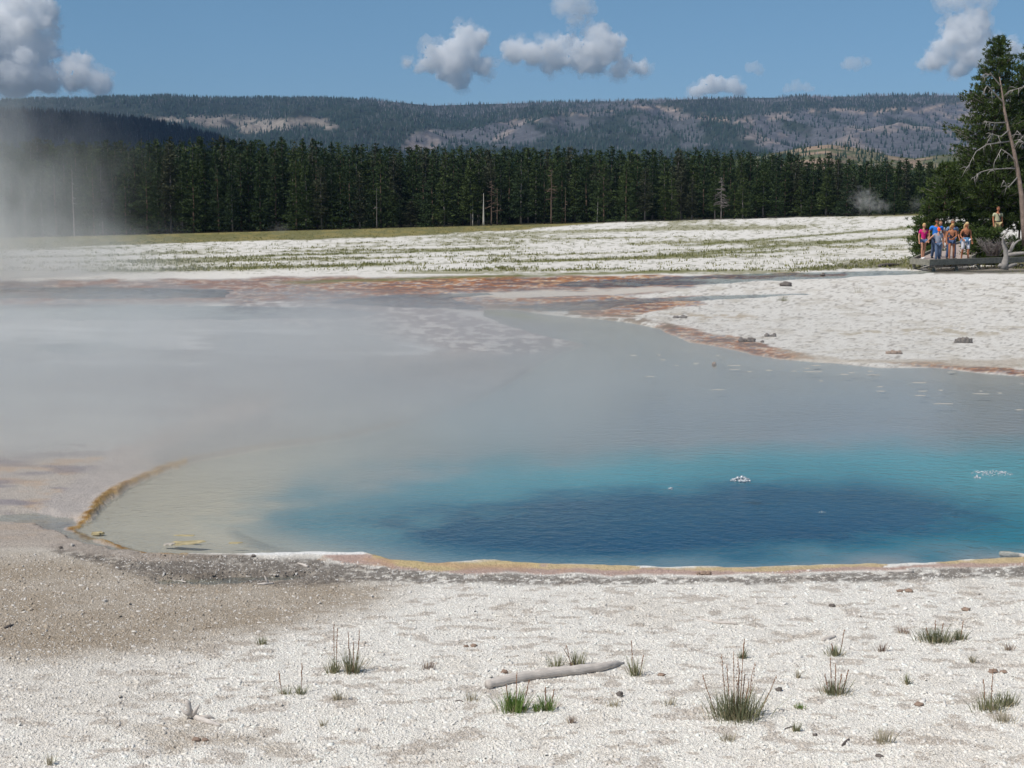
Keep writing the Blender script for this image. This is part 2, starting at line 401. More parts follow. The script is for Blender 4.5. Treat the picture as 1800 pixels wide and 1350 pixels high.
# white land on the right with its stains, and shade painted under the pines
lay(zone([(1180, 552), (1300, 550), (1340, 560), (1240, 566)], 10) * sstep(0.42, 0.6, n2), S(170, 148, 112), 0.75)
lay(zone([(1450, 582), (1700, 570), (1800, 575), (1760, 590), (1500, 590)], 10) * sstep(0.45, 0.6, n2), S(168, 152, 122), 0.7)
lay(zone([(1360, 612), (1480, 630), (1800, 632), (1800, 648), (1560, 642), (1400, 632)], 8), S(176, 160, 138), 0.6)
lay(zone([(760, 520), (900, 512), (1200, 505), (1230, 509), (1100, 517), (900, 525)], 4), S(206, 198, 186), 0.9)
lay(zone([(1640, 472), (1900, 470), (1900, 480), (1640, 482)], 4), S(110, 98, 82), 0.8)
lay(zone([(1700, 425), (1950, 415), (1950, 474), (1790, 474), (1700, 462)], 4), S(92, 84, 62), 0.9)  # olive and brown growth, with the pines' shade painted into the ground
# far white field with ribbons of grass, and the meadow strip
fieldm = sstep(492, 484, QY) * (yf > 60)
ang = QY + 0.020 * (QX - 900)                            # the ribbons climb a little to the right
rb = vnoise(QX / 420, ang / 6.2, 91) * 0.6 + vnoise(QX / 150, ang / 3.4, 92) * 0.4
rb = rb * 0.72 + 0.28 * fbm(QX / 9, QY / 1.6, 3, 93)
leftness = sstep(1000, 250, QX)
lay(sstep(0.53 - 0.07 * leftness, 0.70, rb) * fieldm, S(142, 138, 102), 0.8)
lay(sstep(0.60, 0.72, fbm(QX / 7, QY / 1.4, 2, 94)) * fieldm, S(120, 118, 90), 0.5)
for (x0, y0, x1, y1, wd) in ((1150, 450, 1640, 412, 3.2), (1200, 432, 1640, 398, 2.0), (500, 497, 1200, 476, 3.0), (900, 462, 1400, 440, 2.0), (250, 458, 900, 436, 2.2), (150, 478, 700, 464, 3.5)):
    t_ = np.clip((QX - x0) / (x1 - x0), 0, 1)
    inb = sstep(x0 - 60, x0 + 60, QX) * sstep(x1 + 80, x1 - 40, QX)
    lay(np.exp(-((QY - (y0 + (y1 - y0) * t_) + (n1 - 0.5) * 5) / wd) ** 2) * inb * (0.45 + 0.9 * n2), S(112, 112, 62), 0.95)
lay(zone([(1560, 458), (1620, 455), (1620, 473), (1330, 473), (1440, 468)], 3), S(104, 100, 62), 0.8)
base_y = np.interp(QX, [-300, 0, 200, 700, 900, 1100, 1200, 1300], [446, 440, 431, 416, 404, 390, 386, 380])
lay(sstep(1.5, -1.5, QY - base_y + (n1 - 0.5) * 5) * (yf > 80), S(112, 108, 62), 0.97)
lay(sstep(1.5, -1.5, QY - base_y + (n1 - 0.5) * 5) * sstep(0.45, 0.62, n2) * (yf > 80), S(146, 132, 80), 0.6)
lay(sstep(218, 232, yf + 10 * (n2 - .5)), S(48, 50, 36), 1.0)
# ochre crust along the left shore
och = np.exp(-((dpool + 4 + 10 * (n2 - .5)) / 6.5) ** 2) * (QX < 330) * (QY > 800)
lay(och, S(172, 134, 62), 0.95); lay(och * sstep(0.5, 0.65, n2), S(128, 90, 40), 0.8)
lay(np.exp(-((dpool + 5) / 8.0) ** 2) * (QX < 760) * (QY < 860) * (QY > 740), S(170, 146, 120), 0.4)
# pool bed, with the tint of light lost in deep water painted in
pin = sstep(0, 6, dpool)
n5 = fbm(QX / 110, QY / 24, 4, 171) - .5
ft = sstep(-75, 65, sdf(TURQ, QX + 260 * n5, QY + 40 * n5, 2.0))
fv = sstep(-44, 46, sdf(VENT, QX + 60 * (n2 - .5) + 160 * n5, QY + 8 * (n2 - .5) + 26 * n5, 2.0))
bed = np.zeros_like(C); bed[:] = S(202, 188, 170)
m_ = sstep(560, 760, QY)[:, None] * sstep(300, 900, QX)[:, None]
bed = bed * (1 - m_ * 0.6) + np.array(S(136, 150, 170)) * m_ * 0.6
yl = np.exp(-(((QX - 890) / 60) ** 2 + ((QY - 553 - (QX - 890) * 0.12) / 6) ** 2))[:, None]
bed = bed * (1 - yl) + np.array(S(186, 172, 52)) * yl
tq = np.array(S(102, 166, 178)); tq2 = np.array(S(46, 132, 152))
rgt = sstep(900, 1700, QX)[:, None] * sstep(860, 930, QY)[:, None]
lf = sstep(1050, 560, QX)[:, None]; tq = tq * (1 - lf) + np.array(S(104, 146, 160)) * lf
ft_ = ft[:, None]; bed = bed * (1 - ft_) + (tq * (1 - rgt) + tq2 * rgt) * ft_
fv_ = fv[:, None]; fo_ = (sstep(-150, 40, sdf(VENT, QX + 200 * n5, QY + 30 * n5, 2.6)) * .45)[:, None]; bed = bed * (1 - fo_) + np.array(S(30, 96, 126)) * fo_
bed = bed * (1 - fv_ * 0.97) + np.array(S(22, 74, 108)) * fv_ * 0.97
C = C * (1 - pin[:, None]) + bed * pin[:, None]

V = np.stack([xf, yf, z], 1)
R_, K_ = shape
ii = np.arange(R_ * K_).reshape(R_, K_)
quads = np.stack([ii[:-1, :-1], ii[:-1, 1:], ii[1:, 1:], ii[1:, :-1]], -1).reshape(-1, 4)

def ground_mat():
    m, t, out = mat('sinter_ground')
    p = N(t, 'ShaderNodeBsdfPrincipled')
    geo = N(t, 'ShaderNodeNewGeometry'); pos = geo.outputs['Position']
    a = N(t, 'ShaderNodeVertexColor', layer_name='tone')
    # grains: cells of fragments, each a bit lighter or darker
    vor = N(t, 'ShaderNodeTexVoronoi'); vor.inputs['Scale'].default_value = 105; L(t, pos, vor.inputs['Vector'])
    vor2 = N(t, 'ShaderNodeTexVoronoi'); vor2.inputs['Scale'].default_value = 26; L(t, pos, vor2.inputs['Vector'])
    n = noise_(t, pos, 9, 6, 0.65); nf = noise_(t, pos, 60, 4, 0.7)
    sx = N(t, 'ShaderNodeSeparateColor'); L(t, vor.outputs['Color'], sx.inputs[0])
    k = mapr(t, sx.outputs[0], 0, 1, 0.84, 1.14)
    k2 = mapr(t, n, 0.3, 0.7, 0.86, 1.1)
    kk = math_(t, 'MULTIPLY', k, k2)
    # damp sinter under the water level has no grain
    at = N(t, 'ShaderNodeAttribute', attribute_name='level')
    deep = mapr(t, at.outputs['Fac'], -0.09, -0.03, 0, 1)
    kk = math_(t, 'ADD', math_(t, 'MULTIPLY', math_(t, 'SUBTRACT', kk, 1.0), deep), 1.0)
    g = N(t, 'ShaderNodeCombineColor')
    for i in range(3): L(t, kk, g.inputs[i])
    c = mixc(t, 1.0, a.outputs[0], g.outputs[0], 'MULTIPLY')
    L(t, c, p.inputs['Base Color'])
    wet = mapr(t, at.outputs['Fac'], -0.045, -0.012, 0.25, 0.92); L(t, wet, p.inputs['Roughness'])
    p.inputs['Specular IOR Level'].default_value = 0.25
    h = math_(t, 'ADD', math_(t, 'MULTIPLY', vor.outputs['Distance'], -0.6), math_(t, 'MULTIPLY', nf, 0.9))
    h = math_(t, 'ADD', h, math_(t, 'MULTIPLY', vor2.outputs['Distance'], -0.8))
    b = N(t, 'ShaderNodeBump'); b.inputs['Strength'].default_value = 0.8; b.inputs['Distance'].default_value = 0.012
    L(t, math_(t, 'MULTIPLY', h, deep), b.inputs['Height']); L(t, b.outputs[0], p.inputs['Normal'])
    L(t, p.outputs[0], out.inputs[0]); return m
M_ground = ground_mat()
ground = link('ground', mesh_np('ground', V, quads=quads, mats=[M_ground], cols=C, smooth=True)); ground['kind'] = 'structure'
add_attr(ground.data, 'level', level)

def ground_col(x, y):
    a, b = plan(np.asarray(x, float), np.asarray(y, float))
    r = np.clip(np.searchsorted(Yr, y), 0, len(Yr) - 1); c = np.clip(np.searchsorted(U, x / np.maximum(y, 6.2)), 0, len(U) - 1)
    return C.reshape(R_, K_, 3)[r, c], z.reshape(R_, K_)[r, c]
def gz(x, y): return float(ground_col(np.array([x]), np.array([y]))[1][0])
def onG(px, py):
    p = G(px, py)
    for _ in range(3): p = G(px, py, gz(p.x, p.y))
    return p

# ---- water: one level sheet; it shows wherever the ground dips below it
def water_mat():
    m, t, out = mat('hot_spring_water')
    geo = N(t, 'ShaderNodeNewGeometry'); pos = geo.outputs['Position']
    mp = N(t, 'ShaderNodeMapping'); mp.inputs['Scale'].default_value = (0.8, 1.0, 1.0); L(t, pos, mp.inputs[0])
    v = mp.outputs[0]
    a = noise_(t, v, 7.0, 4, 0.6); b2 = noise_(t, v, 17, 2, 0.5); pch = noise_(t, v, 0.35, 2, 0.5)
    h = math_(t, 'ADD', math_(t, 'MULTIPLY', a, 0.026), math_(t, 'MULTIPLY', b2, 0.012))
    sp = N(t, 'ShaderNodeSeparateXYZ'); L(t, pos, sp.inputs[0])
    calm = mapr(t, sp.outputs[1], 15.5, 23.0, 1.0, 0.4)
    calm = math_(t, 'ADD', calm, mapr(t, sp.outputs[1], 33, 42, 0.0, 1.6))
    calm = math_(t, 'MULTIPLY', calm, mapr(t, pch, 0.3, 0.7, 0.5, 1.2))
    bp = N(t, 'ShaderNodeBump'); bp.inputs['Distance'].default_value = 1.0
    L(t, h, bp.inputs['Height']); L(t, math_(t, 'MULTIPLY', calm, 0.9), bp.inputs['Strength'])
    fr = N(t, 'ShaderNodeFresnel'); fr.inputs['IOR'].default_value = 1.33; L(t, bp.outputs[0], fr.inputs['Normal'])
    gl = N(t, 'ShaderNodeBsdfGlossy'); gl.inputs['Roughness'].default_value = 0.13; L(t, bp.outputs[0], gl.inputs['Normal'])
    tr = N(t, 'ShaderNodeBsdfTransparent'); tr.inputs[0].default_value = (0.93, 0.985, 0.99, 1)
    mx = N(t, 'ShaderNodeMixShader'); L(t, fr.outputs[0], mx.inputs[0]); L(t, tr.outputs[0], mx.inputs[1]); L(t, gl.outputs[0], mx.inputs[2])
    L(t, mx.outputs[0], out.inputs[0]); return m
M_water = water_mat()
wv = [(-60, 9.6, WATER_Z), (60, 9.6, WATER_Z), (60, 66, WATER_Z), (-60, 66, WATER_Z)]
wat = link('water', mesh_np('water', wv, quads=[(0, 1, 2, 3)], mats=[M_water])); wat['kind'] = 'structure'

# ============================================================ far hills
rs = np.random.RandomState(7)
def hill_mesh(name, y0, y1, prof, zb, nu=420, nv=90, amp=30, seed=0, pw=1.0, u0=-0.62, u1=0.62, back=600):
    """a hill whose crest carries the profile [(px, py)...] at distance y1"""
    u = np.linspace(u0, u1, nu); t = np.linspace(0, 1, nv)
    Uu, T = np.meshgrid(u, t)
    yy = y0 + (y1 - y0) * T; xx = Uu * yy
    pxx = 900 + Uu * F_PX
    crest = CAM_Z + (355 - np.interp(pxx, [p[0] for p in prof], [p[1] for p in prof])) / F_PX * y1
    sc = y1 / 5500.0
    rid = 1 - np.abs(2 * fbm(xx / (420 * sc) + 0.6 * T, yy / (900 * sc), 4, seed) - 1)
    rid2 = fbm(xx / (130 * sc), yy / (160 * sc), 4, seed + 9) - 0.5
    env = np.sin(np.pi * np.clip(T, 0, 1)) ** 0.8
    zz = zb + (crest - zb) * T ** pw + env * (amp * (rid - 0.75) * 2.2 + amp * 0.8 * rid2) + (T > 0.97) * 0
    # plateau running away behind the crest
    ex = np.array([0.15, 0.5, 1.0]); 
    for e in ex:
        yb = y1 + back * e
        xx = np.vstack([xx, (u * yb)[None]]); yy = np.vstack([yy, np.full((1, nu), yb)])
        zz = np.vstack([zz, zz[nv - 1:nv] - 6 * sc * e * 4])
    # flanks go below ground at the foot
    return xx, yy, zz
def grid_quads(shape):
    ii = np.arange(shape[0] * shape[1]).reshape(shape)
    return np.stack([ii[:-1, :-1], ii[:-1, 1:], ii[1:, 1:], ii[1:, :-1]], -1).reshape(-1, 4)

def hill_mat():
    m, t, out = mat('hillside_soil')
    p = N(t, 'ShaderNodeBsdfPrincipled'); p.inputs['Roughness'].default_value = 0.95; p.inputs['Specular IOR Level'].default_value = 0.1
    geo = N(t, 'ShaderNodeNewGeometry'); pos = geo.outputs['Position']
    a = N(t, 'ShaderNodeVertexColor', layer_name='tone')
    n = noise_(t, pos, 0.035, 6, 0.7); k = mapr(t, n, 0.3, 0.7, 0.62, 1.35)
    g = N(t, 'ShaderNodeCombineColor')
    for i in range(3): L(t, k, g.inputs[i])
    L(t, mixc(t, 1.0, a.outputs[0], g.outputs[0], 'MULTIPLY'), p.inputs['Base Color'])
    b = N(t, 'ShaderNodeBump'); b.inputs['Strength'].default_value = 1; b.inputs['Distance'].default_value = 14
    L(t, noise_(t, pos, 0.02, 6, 0.65), b.inputs['Height']); L(t, b.outputs[0], p.inputs['Normal'])
    L(t, p.outputs[0], out.inputs[0]); return m
M_hill = hill_mat()
GREENF = np.array(S(46, 56, 46)); GREYF = np.array(S(104, 104, 110)); TAN = np.array(S(134, 126, 116)); SCRUB = np.array(S(88, 89, 92))
M_conifer_far = simple('distant_needles', None, 0.95, 0.1, 0.02, attr=True, spec=0.1)

def far_trees(name, hx, hy, hz, n, dens_fn, hmin, hmax, seed, snag_fn):
    """thousands of small conifers rooted on a hill grid, one mesh"""
    r = np.random.RandomState(seed); nv, nu = hx.shape
    gi = r.rand(n) * (nv - 1.001); gj = r.rand(n) * (nu - 1.001)
    i = gi.astype(int); j = gj.astype(int); fi = gi - i; fj = gj - j
    def smp(A): return (A[i, j] * (1 - fi) + A[i + 1, j] * fi) * (1 - fj) + (A[i, j + 1] * (1 - fi) + A[i + 1, j + 1] * fi) * fj
    x, y, zz = smp(hx), smp(hy), smp(hz)
    px, py = project(x, y, zz)
    keep = r.rand(n) < dens_fn(px, py, x, y)
    x, y, zz, px, py = x[keep], y[keep], zz[keep], px[keep], py[keep]; n = len(x)
    sn = r.rand(n) < snag_fn(px, py)
    H = (hmin + (hmax - hmin) * r.rand(n)) * np.where(sn, 0.85, 1); W = H * np.where(sn, 0.055, 0.15 + 0.07 * r.rand(n))
    vs = np.zeros((n, 5, 3)); a0 = r.rand(n) * 6.28
    for k in range(4):
        a = a0 + k * math.pi / 2
        vs[:, k, 0] = x + np.cos(a) * W; vs[:, k, 1] = y + np.sin(a) * W; vs[:, k, 2] = zz - 1 + H * 0.06
    vs[:, 4, 0] = x; vs[:, 4, 1] = y; vs[:, 4, 2] = zz + H
    b = (np.arange(n) * 5)[:, None, None]
    T = np.array([[0, 1, 4], [1, 2, 4], [2, 3, 4], [3, 0, 4]])[None] + b
    kcol = 0.62 + 0.76 * r.rand(n)
    c = np.where(sn[:, None], np.array(S(112, 110, 114))[None], np.array(S(40, 56, 46))[None]) * kcol[:, None]
    c = np.repeat(c, 5, 0)
    me = mesh_np(name, vs.reshape(-1, 3), tris=T.reshape(-1, 3), mats=[M_conifer_far], cols=c)
    return link(name, me)

PROF = [(-700, 195), (-200, 186), (0, 182), (150, 180), (280, 174), (420, 178), (580, 178), (700, 184), (760, 190), (900, 186), (1100, 182), (1300, 177), (1500, 174), (1700, 172), (2000, 170), (2600, 185)]
hx, hy, hz = hill_mesh('far_ridge', 3300, 5600, PROF, 40, nu=640, nv=120, amp=75, seed=40, pw=0.9)
hpx, hpy = project(hx, hy, hz)
def ridge_masks(px, py):
    wx = px + (fbm(px / 70, py / 22, 5, 61, .65) - 0.5) * 150; wy = py + (fbm(px / 60, py / 20, 5, 62, .65) - 0.5) * 34
    def q(poly, s): return sstep(-s, s, sdf(poly, wx, wy, 2.5))
    tan = q([(255, 204), (400, 206), (590, 212), (600, 228), (520, 226), (470, 240), (380, 226), (300, 214)], 9)
    grey = np.maximum.reduce([q([(700, 236), (800, 222), (940, 210), (975, 240), (960, 262), (700, 262)], 10),
        q([(950, 204), (1060, 190), (1160, 186), (1230, 205), (1260, 235), (1240, 260), (1180, 252), (1100, 226), (1000, 240)], 9) * 0.8,
        q([(1280, 214), (1420, 190), (1560, 196), (1700, 176), (1850, 170), (2600, 180), (2600, 290), (1400, 290), (1310, 255)], 12)])
    return tan, grey
tanm, greym = ridge_masks(hpx, hpy)
spk = fbm(hx / 130, hy / 260, 5, 77, .62)
hc = np.zeros(hx.shape + (3,)); hc[:] = GREENF
gm = (greym * sstep(0.30, 0.46, spk))[..., None]; hc = hc * (1 - gm) + SCRUB * gm
br = (np.exp(-((hpy - np.interp(hpx, [900, 1060, 1160, 1230, 1300, 1420, 1560, 1700, 2000], [214, 193, 188, 204, 212, 194, 198, 180, 178]) - 12 * (fbm(hpx / 30, hpx * 0, 3, 7) - .5)) / 3.5) ** 2) * (hpx > 900) * sstep(.4, .55, fbm(hpx / 14, hpy / 6, 3, 8)))[..., None]; hc = hc * (1 - br) + np.array(S(150, 134, 122)) * br
cr = (greym * sstep(0.56, 0.64, spk))[..., None]; hc = hc * (1 - cr) + np.array(S(128, 119, 114)) * cr
tm = (tanm * sstep(0.26, 0.40, spk))[..., None]; hc = hc * (1 - tm) + TAN * tm
ridge = link('far_ridge', mesh_np('far_ridge', np.stack([hx, hy, hz], -1).reshape(-1, 3), quads=grid_quads(hx.shape), mats=[M_hill], cols=hc.reshape(-1, 3), smooth=True))
ridge['kind'] = 'structure'
def dn(px, py, x, y):
    t_, g_ = ridge_masks(px, py); return np.clip(1 - 0.90 * t_ - 0.80 * g_, 0.04, 1) * (fbm(x / 90, y / 90, 3, 5) > 0.30)
def sg(px, py):
    top = np.interp(px, [p[0] for p in PROF], [p[1] for p in PROF])
    return np.clip(0.62 * np.exp(-((py - top) / 16.0) ** 2) * sstep(380, 900, px) + 0.25 * (fbm(px / 60, py / 20, 3, 19) > 0.5) + 0.08, 0, 1)
o = far_trees('ridge_forest', hx, hy, hz, 120000, dn, 9, 17, 3, sg)
tag(o, 'conifer forest and grey burnt snags covering the distant ridge', 'forest', kind='stuff')

PROF2 = [(-900, 215), (-400, 197), (-100, 197), (60, 200), (180, 206), (300, 222), (400, 248), (470, 270), (600, 300), (900, 380), (2600, 420)]
gx, gy, gzz = hill_mesh('shaded_hill', 1700, 2600, PROF2, -10, nu=300, nv=60, amp=9, seed=140, pw=0.8, u0=-0.75, u1=0.0)
gc = np.zeros(gx.shape + (3,)); gc[:] = GREENF * 0.9
hill2 = link('shaded_hill', mesh_np('shaded_hill', np.stack([gx, gy, gzz], -1).reshape(-1, 3), quads=grid_quads(gx.shape), mats=[M_hill], cols=gc.reshape(-1, 3), smooth=True)); hill2['kind'] = 'structure'
o = far_trees('hill_forest', gx, gy, gzz, 26000, lambda a, b, c, d: np.ones_like(a), 8, 13, 5, lambda a, b: np.full(a.shape, 0.1))
tag(o, 'dark conifer forest on the hill under the cloud shadow', 'forest', kind='stuff')
PROF3 = [(-900, 420), (600, 420), (900, 330), (1200, 292), (1330, 276), (1400, 262), (1450, 256), (1500, 262), (1560, 276), (1600, 280), (1640, 274), (1720, 270), (1900, 268), (2600, 280)]
kx, ky, kz = hill_mesh('low_knoll', 800, 1250, PROF3, -6, nu=260, nv=50, amp=3.0, seed=240, pw=0.8, u0=-0.05, u1=0.7, back=250)
kp, kq = project(kx, ky, kz); kn = fbm(kx / 22, ky / 22, 4, 31)
kc = np.zeros(kx.shape + (3,)); kc[:] = np.array(S(92, 96, 72))
mm = (sstep(0.45, 0.55, kn) * (np.exp(-((kp - 1440) / 70) ** 2) + np.exp(-((kp - 1600) / 45) ** 2)).clip(0, 1))[..., None]
kc = kc * (1 - mm) + np.array(S(150, 130, 112)) * mm
hill3 = link('low_knoll', mesh_np('low_knoll', np.stack([kx, ky, kz], -1).reshape(-1, 3), quads=grid_quads(kx.shape), mats=[M_hill], cols=kc.reshape(-1, 3), smooth=True)); hill3['kind'] = 'structure'
o = far_trees('knoll_forest', kx, ky, kz, 14000, lambda a, b, c, d: np.where((a > 1560), 0.10, 0.55) * (1 - 0.7 * np.exp(-((a - 1450) / 40) ** 2)), 3, 6, 8, lambda a, b: np.full(a.shape, 0.15))
tag(o, 'scattered conifers on the low tan knoll beyond the treeline', 'forest', kind='stuff')

# ============================================================ trees
M_needle = simple('pine_needles', None, 0.7, 0.12, 0.6, attr=True, spec=0.25, trans=0.25)
M_bark = simple('pine_bark', S(120, 98, 84), 0.95, 0.35, 9, bump=0.03, bscale=30)
M_bark_pale = simple('weathered_wood', S(176, 168, 160), 0.9, 0.25, 14, bump=0.01, bscale=60)
M_limb = simple('dead_limb', S(150, 144, 138), 0.9, 0.25, 8)
M_bark_grey = simple('dead_bark', S(128, 120, 116), 0.9, 0.3, 10, bump=0.02, bscale=30)

def leaf_tris(cen, dirs, ln, wd, r):
    n = len(cen); d = dirs / np.linalg.norm(dirs, axis=1)[:, None]
    q = r.randn(n, 3); sd = np.cross(d, q); sd /= np.linalg.norm(sd, axis=1)[:, None] + 1e-9
    ln = np.broadcast_to(ln, n)[:, None]; wd = np.broadcast_to(wd, n)[:, None]
    return np.stack([cen - sd * wd / 2, cen + sd * wd / 2, cen + d * ln], 1)

def crown_tris(r, H, R, base=0.12, nwh=22, per=7, leaves=12, ls=0.34, shape_p=0.75, lean=(0, 0), droop=0.15, tones=((40, 60, 30), (66, 84, 40)), gap=0.12):
    """leafy shoots along whorled limbs: returns vertices and tones"""
    Vs = []; Cs = []
    for k in range(nwh):
        t = (k + r.rand()) / nwh; zc = H * (base + (1 - base) * t)
        rad = R * ((1 - t) ** shape_p) * (0.72 + 0.5 * r.rand()) + 0.06 * R
        if r.rand() < 0.08: rad *= 1.25
        m = max(3, int(per * (0.6 + 0.8 * (1 - t))))
        for b in range(m):
            if r.rand() < gap: continue
            a = r.rand() * 6.283; rb = rad * (0.65 + 0.5 * r.rand())
            nl = max(4, int(leaves * (0.35 + rb / R)))
            s = r.rand(nl) ** 0.6
            up = 0.25 * (t - 0.2) - droop
            cx = np.cos(a) * rb * s + lean[0] * zc; cyy = np.sin(a) * rb * s + lean[1] * zc
            cz = zc + up * rb * s + 0.18 * rb * s * s
            c = np.stack([cx, cyy, cz], 1) + r.randn(nl, 3) * ls * 0.38 * np.array([1, 1, 0.6])
            d = np.stack([np.full(nl, np.cos(a)), np.full(nl, np.sin(a)), np.full(nl, 0.25)], 1) + r.randn(nl, 3) * 0.75
            Vs.append(leaf_tris(c, d, ls * (0.7 + 0.7 * r.rand(nl)), ls * (0.45 + 0.3 * r.rand(nl)), r))
            mixv = np.clip(r.rand() * 0.7 + 0.3 * r.rand(nl), 0, 1)[:, None]
            Cs.append(np.array(S(*tones[0]))[None] * (1 - mixv) + np.array(S(*tones[1]))[None] * mixv)
    # leader
    nl = 10; c = np.stack([np.full(nl, lean[0] * H), np.full(nl, lean[1] * H), H * (0.95 + 0.05 * r.rand(nl))], 1)
    Vs.append(leaf_tris(c, np.array([0, 0, 1.0]) + r.randn(nl, 3) * 0.35, ls * 1.0, ls * 0.4, r)); Cs.append(np.tile(np.array(S(*tones[0])), (nl, 1)))
    return np.concatenate(Vs), np.concatenate(Cs)
def tri_mesh(name, tv, tc, m):
    return mesh_np(name, tv.reshape(-1, 3), tris=np.arange(len(tv) * 3).reshape(-1, 3), mats=[m], cols=np.repeat(tc, 3, 0))

def trunk_mesh(name, H, r0, m, r, lean=(0, 0), wob=0.02, n=6, top=1.0):
    b = MB(); K = 7
    b.tube([(lean[0] * H * top * i / K + r.uniform(-wob, wob) * H * 0.3 * (i > 0), lean[1] * H * top * i / K + r.uniform(-wob, wob) * H * 0.3 * (i > 0), H * top * i / K - (0.1 if i == 0 else 0)) for i in range(K + 1)], [r0 * (1 - 0.88 * i / K) for i in range(K + 1)], n)
    me = bpy.data.meshes.new(name); me.from_pydata(b.v, [], b.f); me.materials.append(m); me.polygons.foreach_set('use_smooth', [True] * len(b.f)); return me

rr = random.Random(5)
VAR = []
TONES = [((36, 52, 30), (68, 86, 46)), ((40, 56, 30), (76, 92, 46)), ((32, 48, 30), (62, 80, 46)), ((50, 56, 40), (88, 92, 66)), ((48, 62, 34), (92, 106, 56))]
for i in range(16):
    r = np.random.RandomState(100 + i)
    R = [1.6, 2.1, 2.4, 1.8, 2.4, 1.4][i % 6]
    tv, tc = crown_tris(r, 12.0, R, base=[0.04, 0.1, 0.05, 0.2, 0.02, 0.12][i % 6], nwh=30, per=8, leaves=14, ls=0.36, gap=[.08, .2, .3, .12, .25][i % 5], shape_p=[0.7, 0.85, 0.75, 0.65, 0.95, 0.8][i % 6], tones=TONES[[0, 1, 2, 3, 0, 2, 1, 4][i % 8]])
    VAR.append((tri_mesh('crown', tv, tc, M_needle), trunk_mesh('trunk', 12.0, 0.16, [M_bark, M_bark_grey][i % 2], rr), tv, tc))
TOPC = ([-800, -300, 0, 230, 400, 600, 700, 900, 1100, 1250, 1400, 1500, 1640, 1760, 2500], [262, 255, 252, 253, 247, 256, 263, 263, 269, 266, 276, 282, 290, 296, 300])
def tz(x, y): return float(far_z(np.array([x]), np.array([y]))[0])
GRP = [(-900, 205, 'dark pine in the treeline half veiled by the steam at the far left', 'pines of the treeline behind the steam'),
       (205, 845, 'dark green pine in the treeline between steam column and bare white trunk', 'pines of the treeline left of the bare white trunk'),
       (845, 1268, 'dark green treeline pine between bare white trunk and pale dead tree', 'pines of the treeline right of the bare white trunk'),
       (1268, 3000, 'dark green treeline pine between pale dead tree and the pines by the boardwalk', 'pines of the treeline near the small steam plume')]
nfirst = 0
pine_spots = []
for row, (Yb, sp_) in enumerate(((226, 18.2), (235, 17.6), (246, 17.2))):
    px = -40.0 + row * 6
    while px < 1690:
        pine_spots.append((px + rr.uniform(-4, 4), Yb + rr.uniform(-5, 5), row)); px += sp_ * rr.uniform(0.75, 1.25)
for (px, Y, row) in pine_spots:
    X = (px - 900) / F_PX * Y; zb = tz(X, Y)
    ty = np.interp(px, *TOPC) + (rr.uniform(6, 46) if row == 0 else rr.uniform(-4, 26) if row == 1 else rr.uniform(-8, 12))
    if row == 0 and rr.random() < 0.13: ty += rr.uniform(25, 70)
    ztop = CAM_Z + (355 - ty) / F_PX * Y; H = ztop - zb
    k = rr.randrange(16)
    e = empty('lodgepole_pine', (X, Y, zb), rr.uniform(0, 6.28)); s = H / 12.0; wd_ = rr.uniform(0.85, 1.15) * (0.55 + 0.45 * s)
    e.scale = (wd_, wd_, s)
    link('crown', VAR[k][0], e); link('trunk', VAR[k][1], e)
    g = [q for q in GRP if q[0] <= px < q[1]][0]; tag(e, g[2], 'pine tree', g[3])
# the wood behind the front rows: one mass
Vs = []; Cs = []
r = np.random.RandomState(77)
for row in range(6):
    Yb = 256 + row * 11; px = -700.0
    while px < 2500:
        px += 14 * (0.7 + 0.6 * r.rand()) * (1.0 if -60 < px < 1700 else 1.3)
        Y = Yb + r.uniform(-5, 5); X = (px - 900) / F_PX * Y; zb = tz(X, Y)
        ty = np.interp(px, *TOPC) + r.uniform(-5, 16) + row * 0.5
        H = CAM_Z + (355 - ty) / F_PX * Y - zb
        tv, tc = VAR[r.randint(16)][2:]
        sel = r.rand(len(tv)) < 0.36
        a = r.rand() * 6.28; sc = H / 12.0
        q = tv[sel].copy(); qx = q[..., 0] * math.cos(a) - q[..., 1] * math.sin(a); qy = q[..., 0] * math.sin(a) + q[..., 1] * math.cos(a)
        q[..., 0] = qx + X; q[..., 1] = qy + Y; q[..., 2] = q[..., 2] * sc + zb
        Vs.append(q); Cs.append(tc[sel])
# in front of the sides outside the picture too
o = link('forest', tri_mesh('forest', np.concatenate(Vs), np.concatenate(Cs), M_needle)); tag(o, 'dense pine wood filling the ground behind the front trees', 'forest', kind='stuff')

# dead trees and snags of the treeline
def dead_tree(name, px, pyb, pyt, Y, r0, m, label, branches=30, bl=1.2, seed=1, start=0.35, lean=0.0):
    X = AT(px, 350, Y).x; zb = tz(X, Y); H = CAM_Z + (355 - pyt) / F_PX * Y - zb
    e = empty(name, (X, Y, zb)); q = random.Random(seed)
    link('trunk', trunk_mesh('trunk', H, r0, m, q, lean=(lean, 0), wob=0.01), e)
    if branches:
        b = MB()
        for i in range(branches):
            t = start + (1 - start) * q.random(); a = q.uniform(0, 6.28); l = bl * (1.15 - t) * q.uniform(0.6, 1.3)
            p = Vector((lean * H * t, 0, H * t)); d = Vector((math.cos(a), math.sin(a), q.uniform(-0.35, 0.25)))
            b.tube([p, p + d * l * 0.5, p + d * l + Vector((0, 0, -0.12 * l))], [0.05, 0.035, 0.012], 4)
            for _ in range(2):
                s0 = p + d * l * q.uniform(0.4, 0.9); d2 = d + Vector((q.uniform(-.8, .8), q.uniform(-.8, .8), q.uniform(-.6, .2)))
                b.tube([s0, s0 + d2 * l * 0.35], [0.025, 0.01], 3)
        b.build('branches', m, e)
    tag(e, label, 'dead tree'); return e
M_white = simple('bleached_trunk', S(190, 184, 174), 0.85, 0.1, 6)
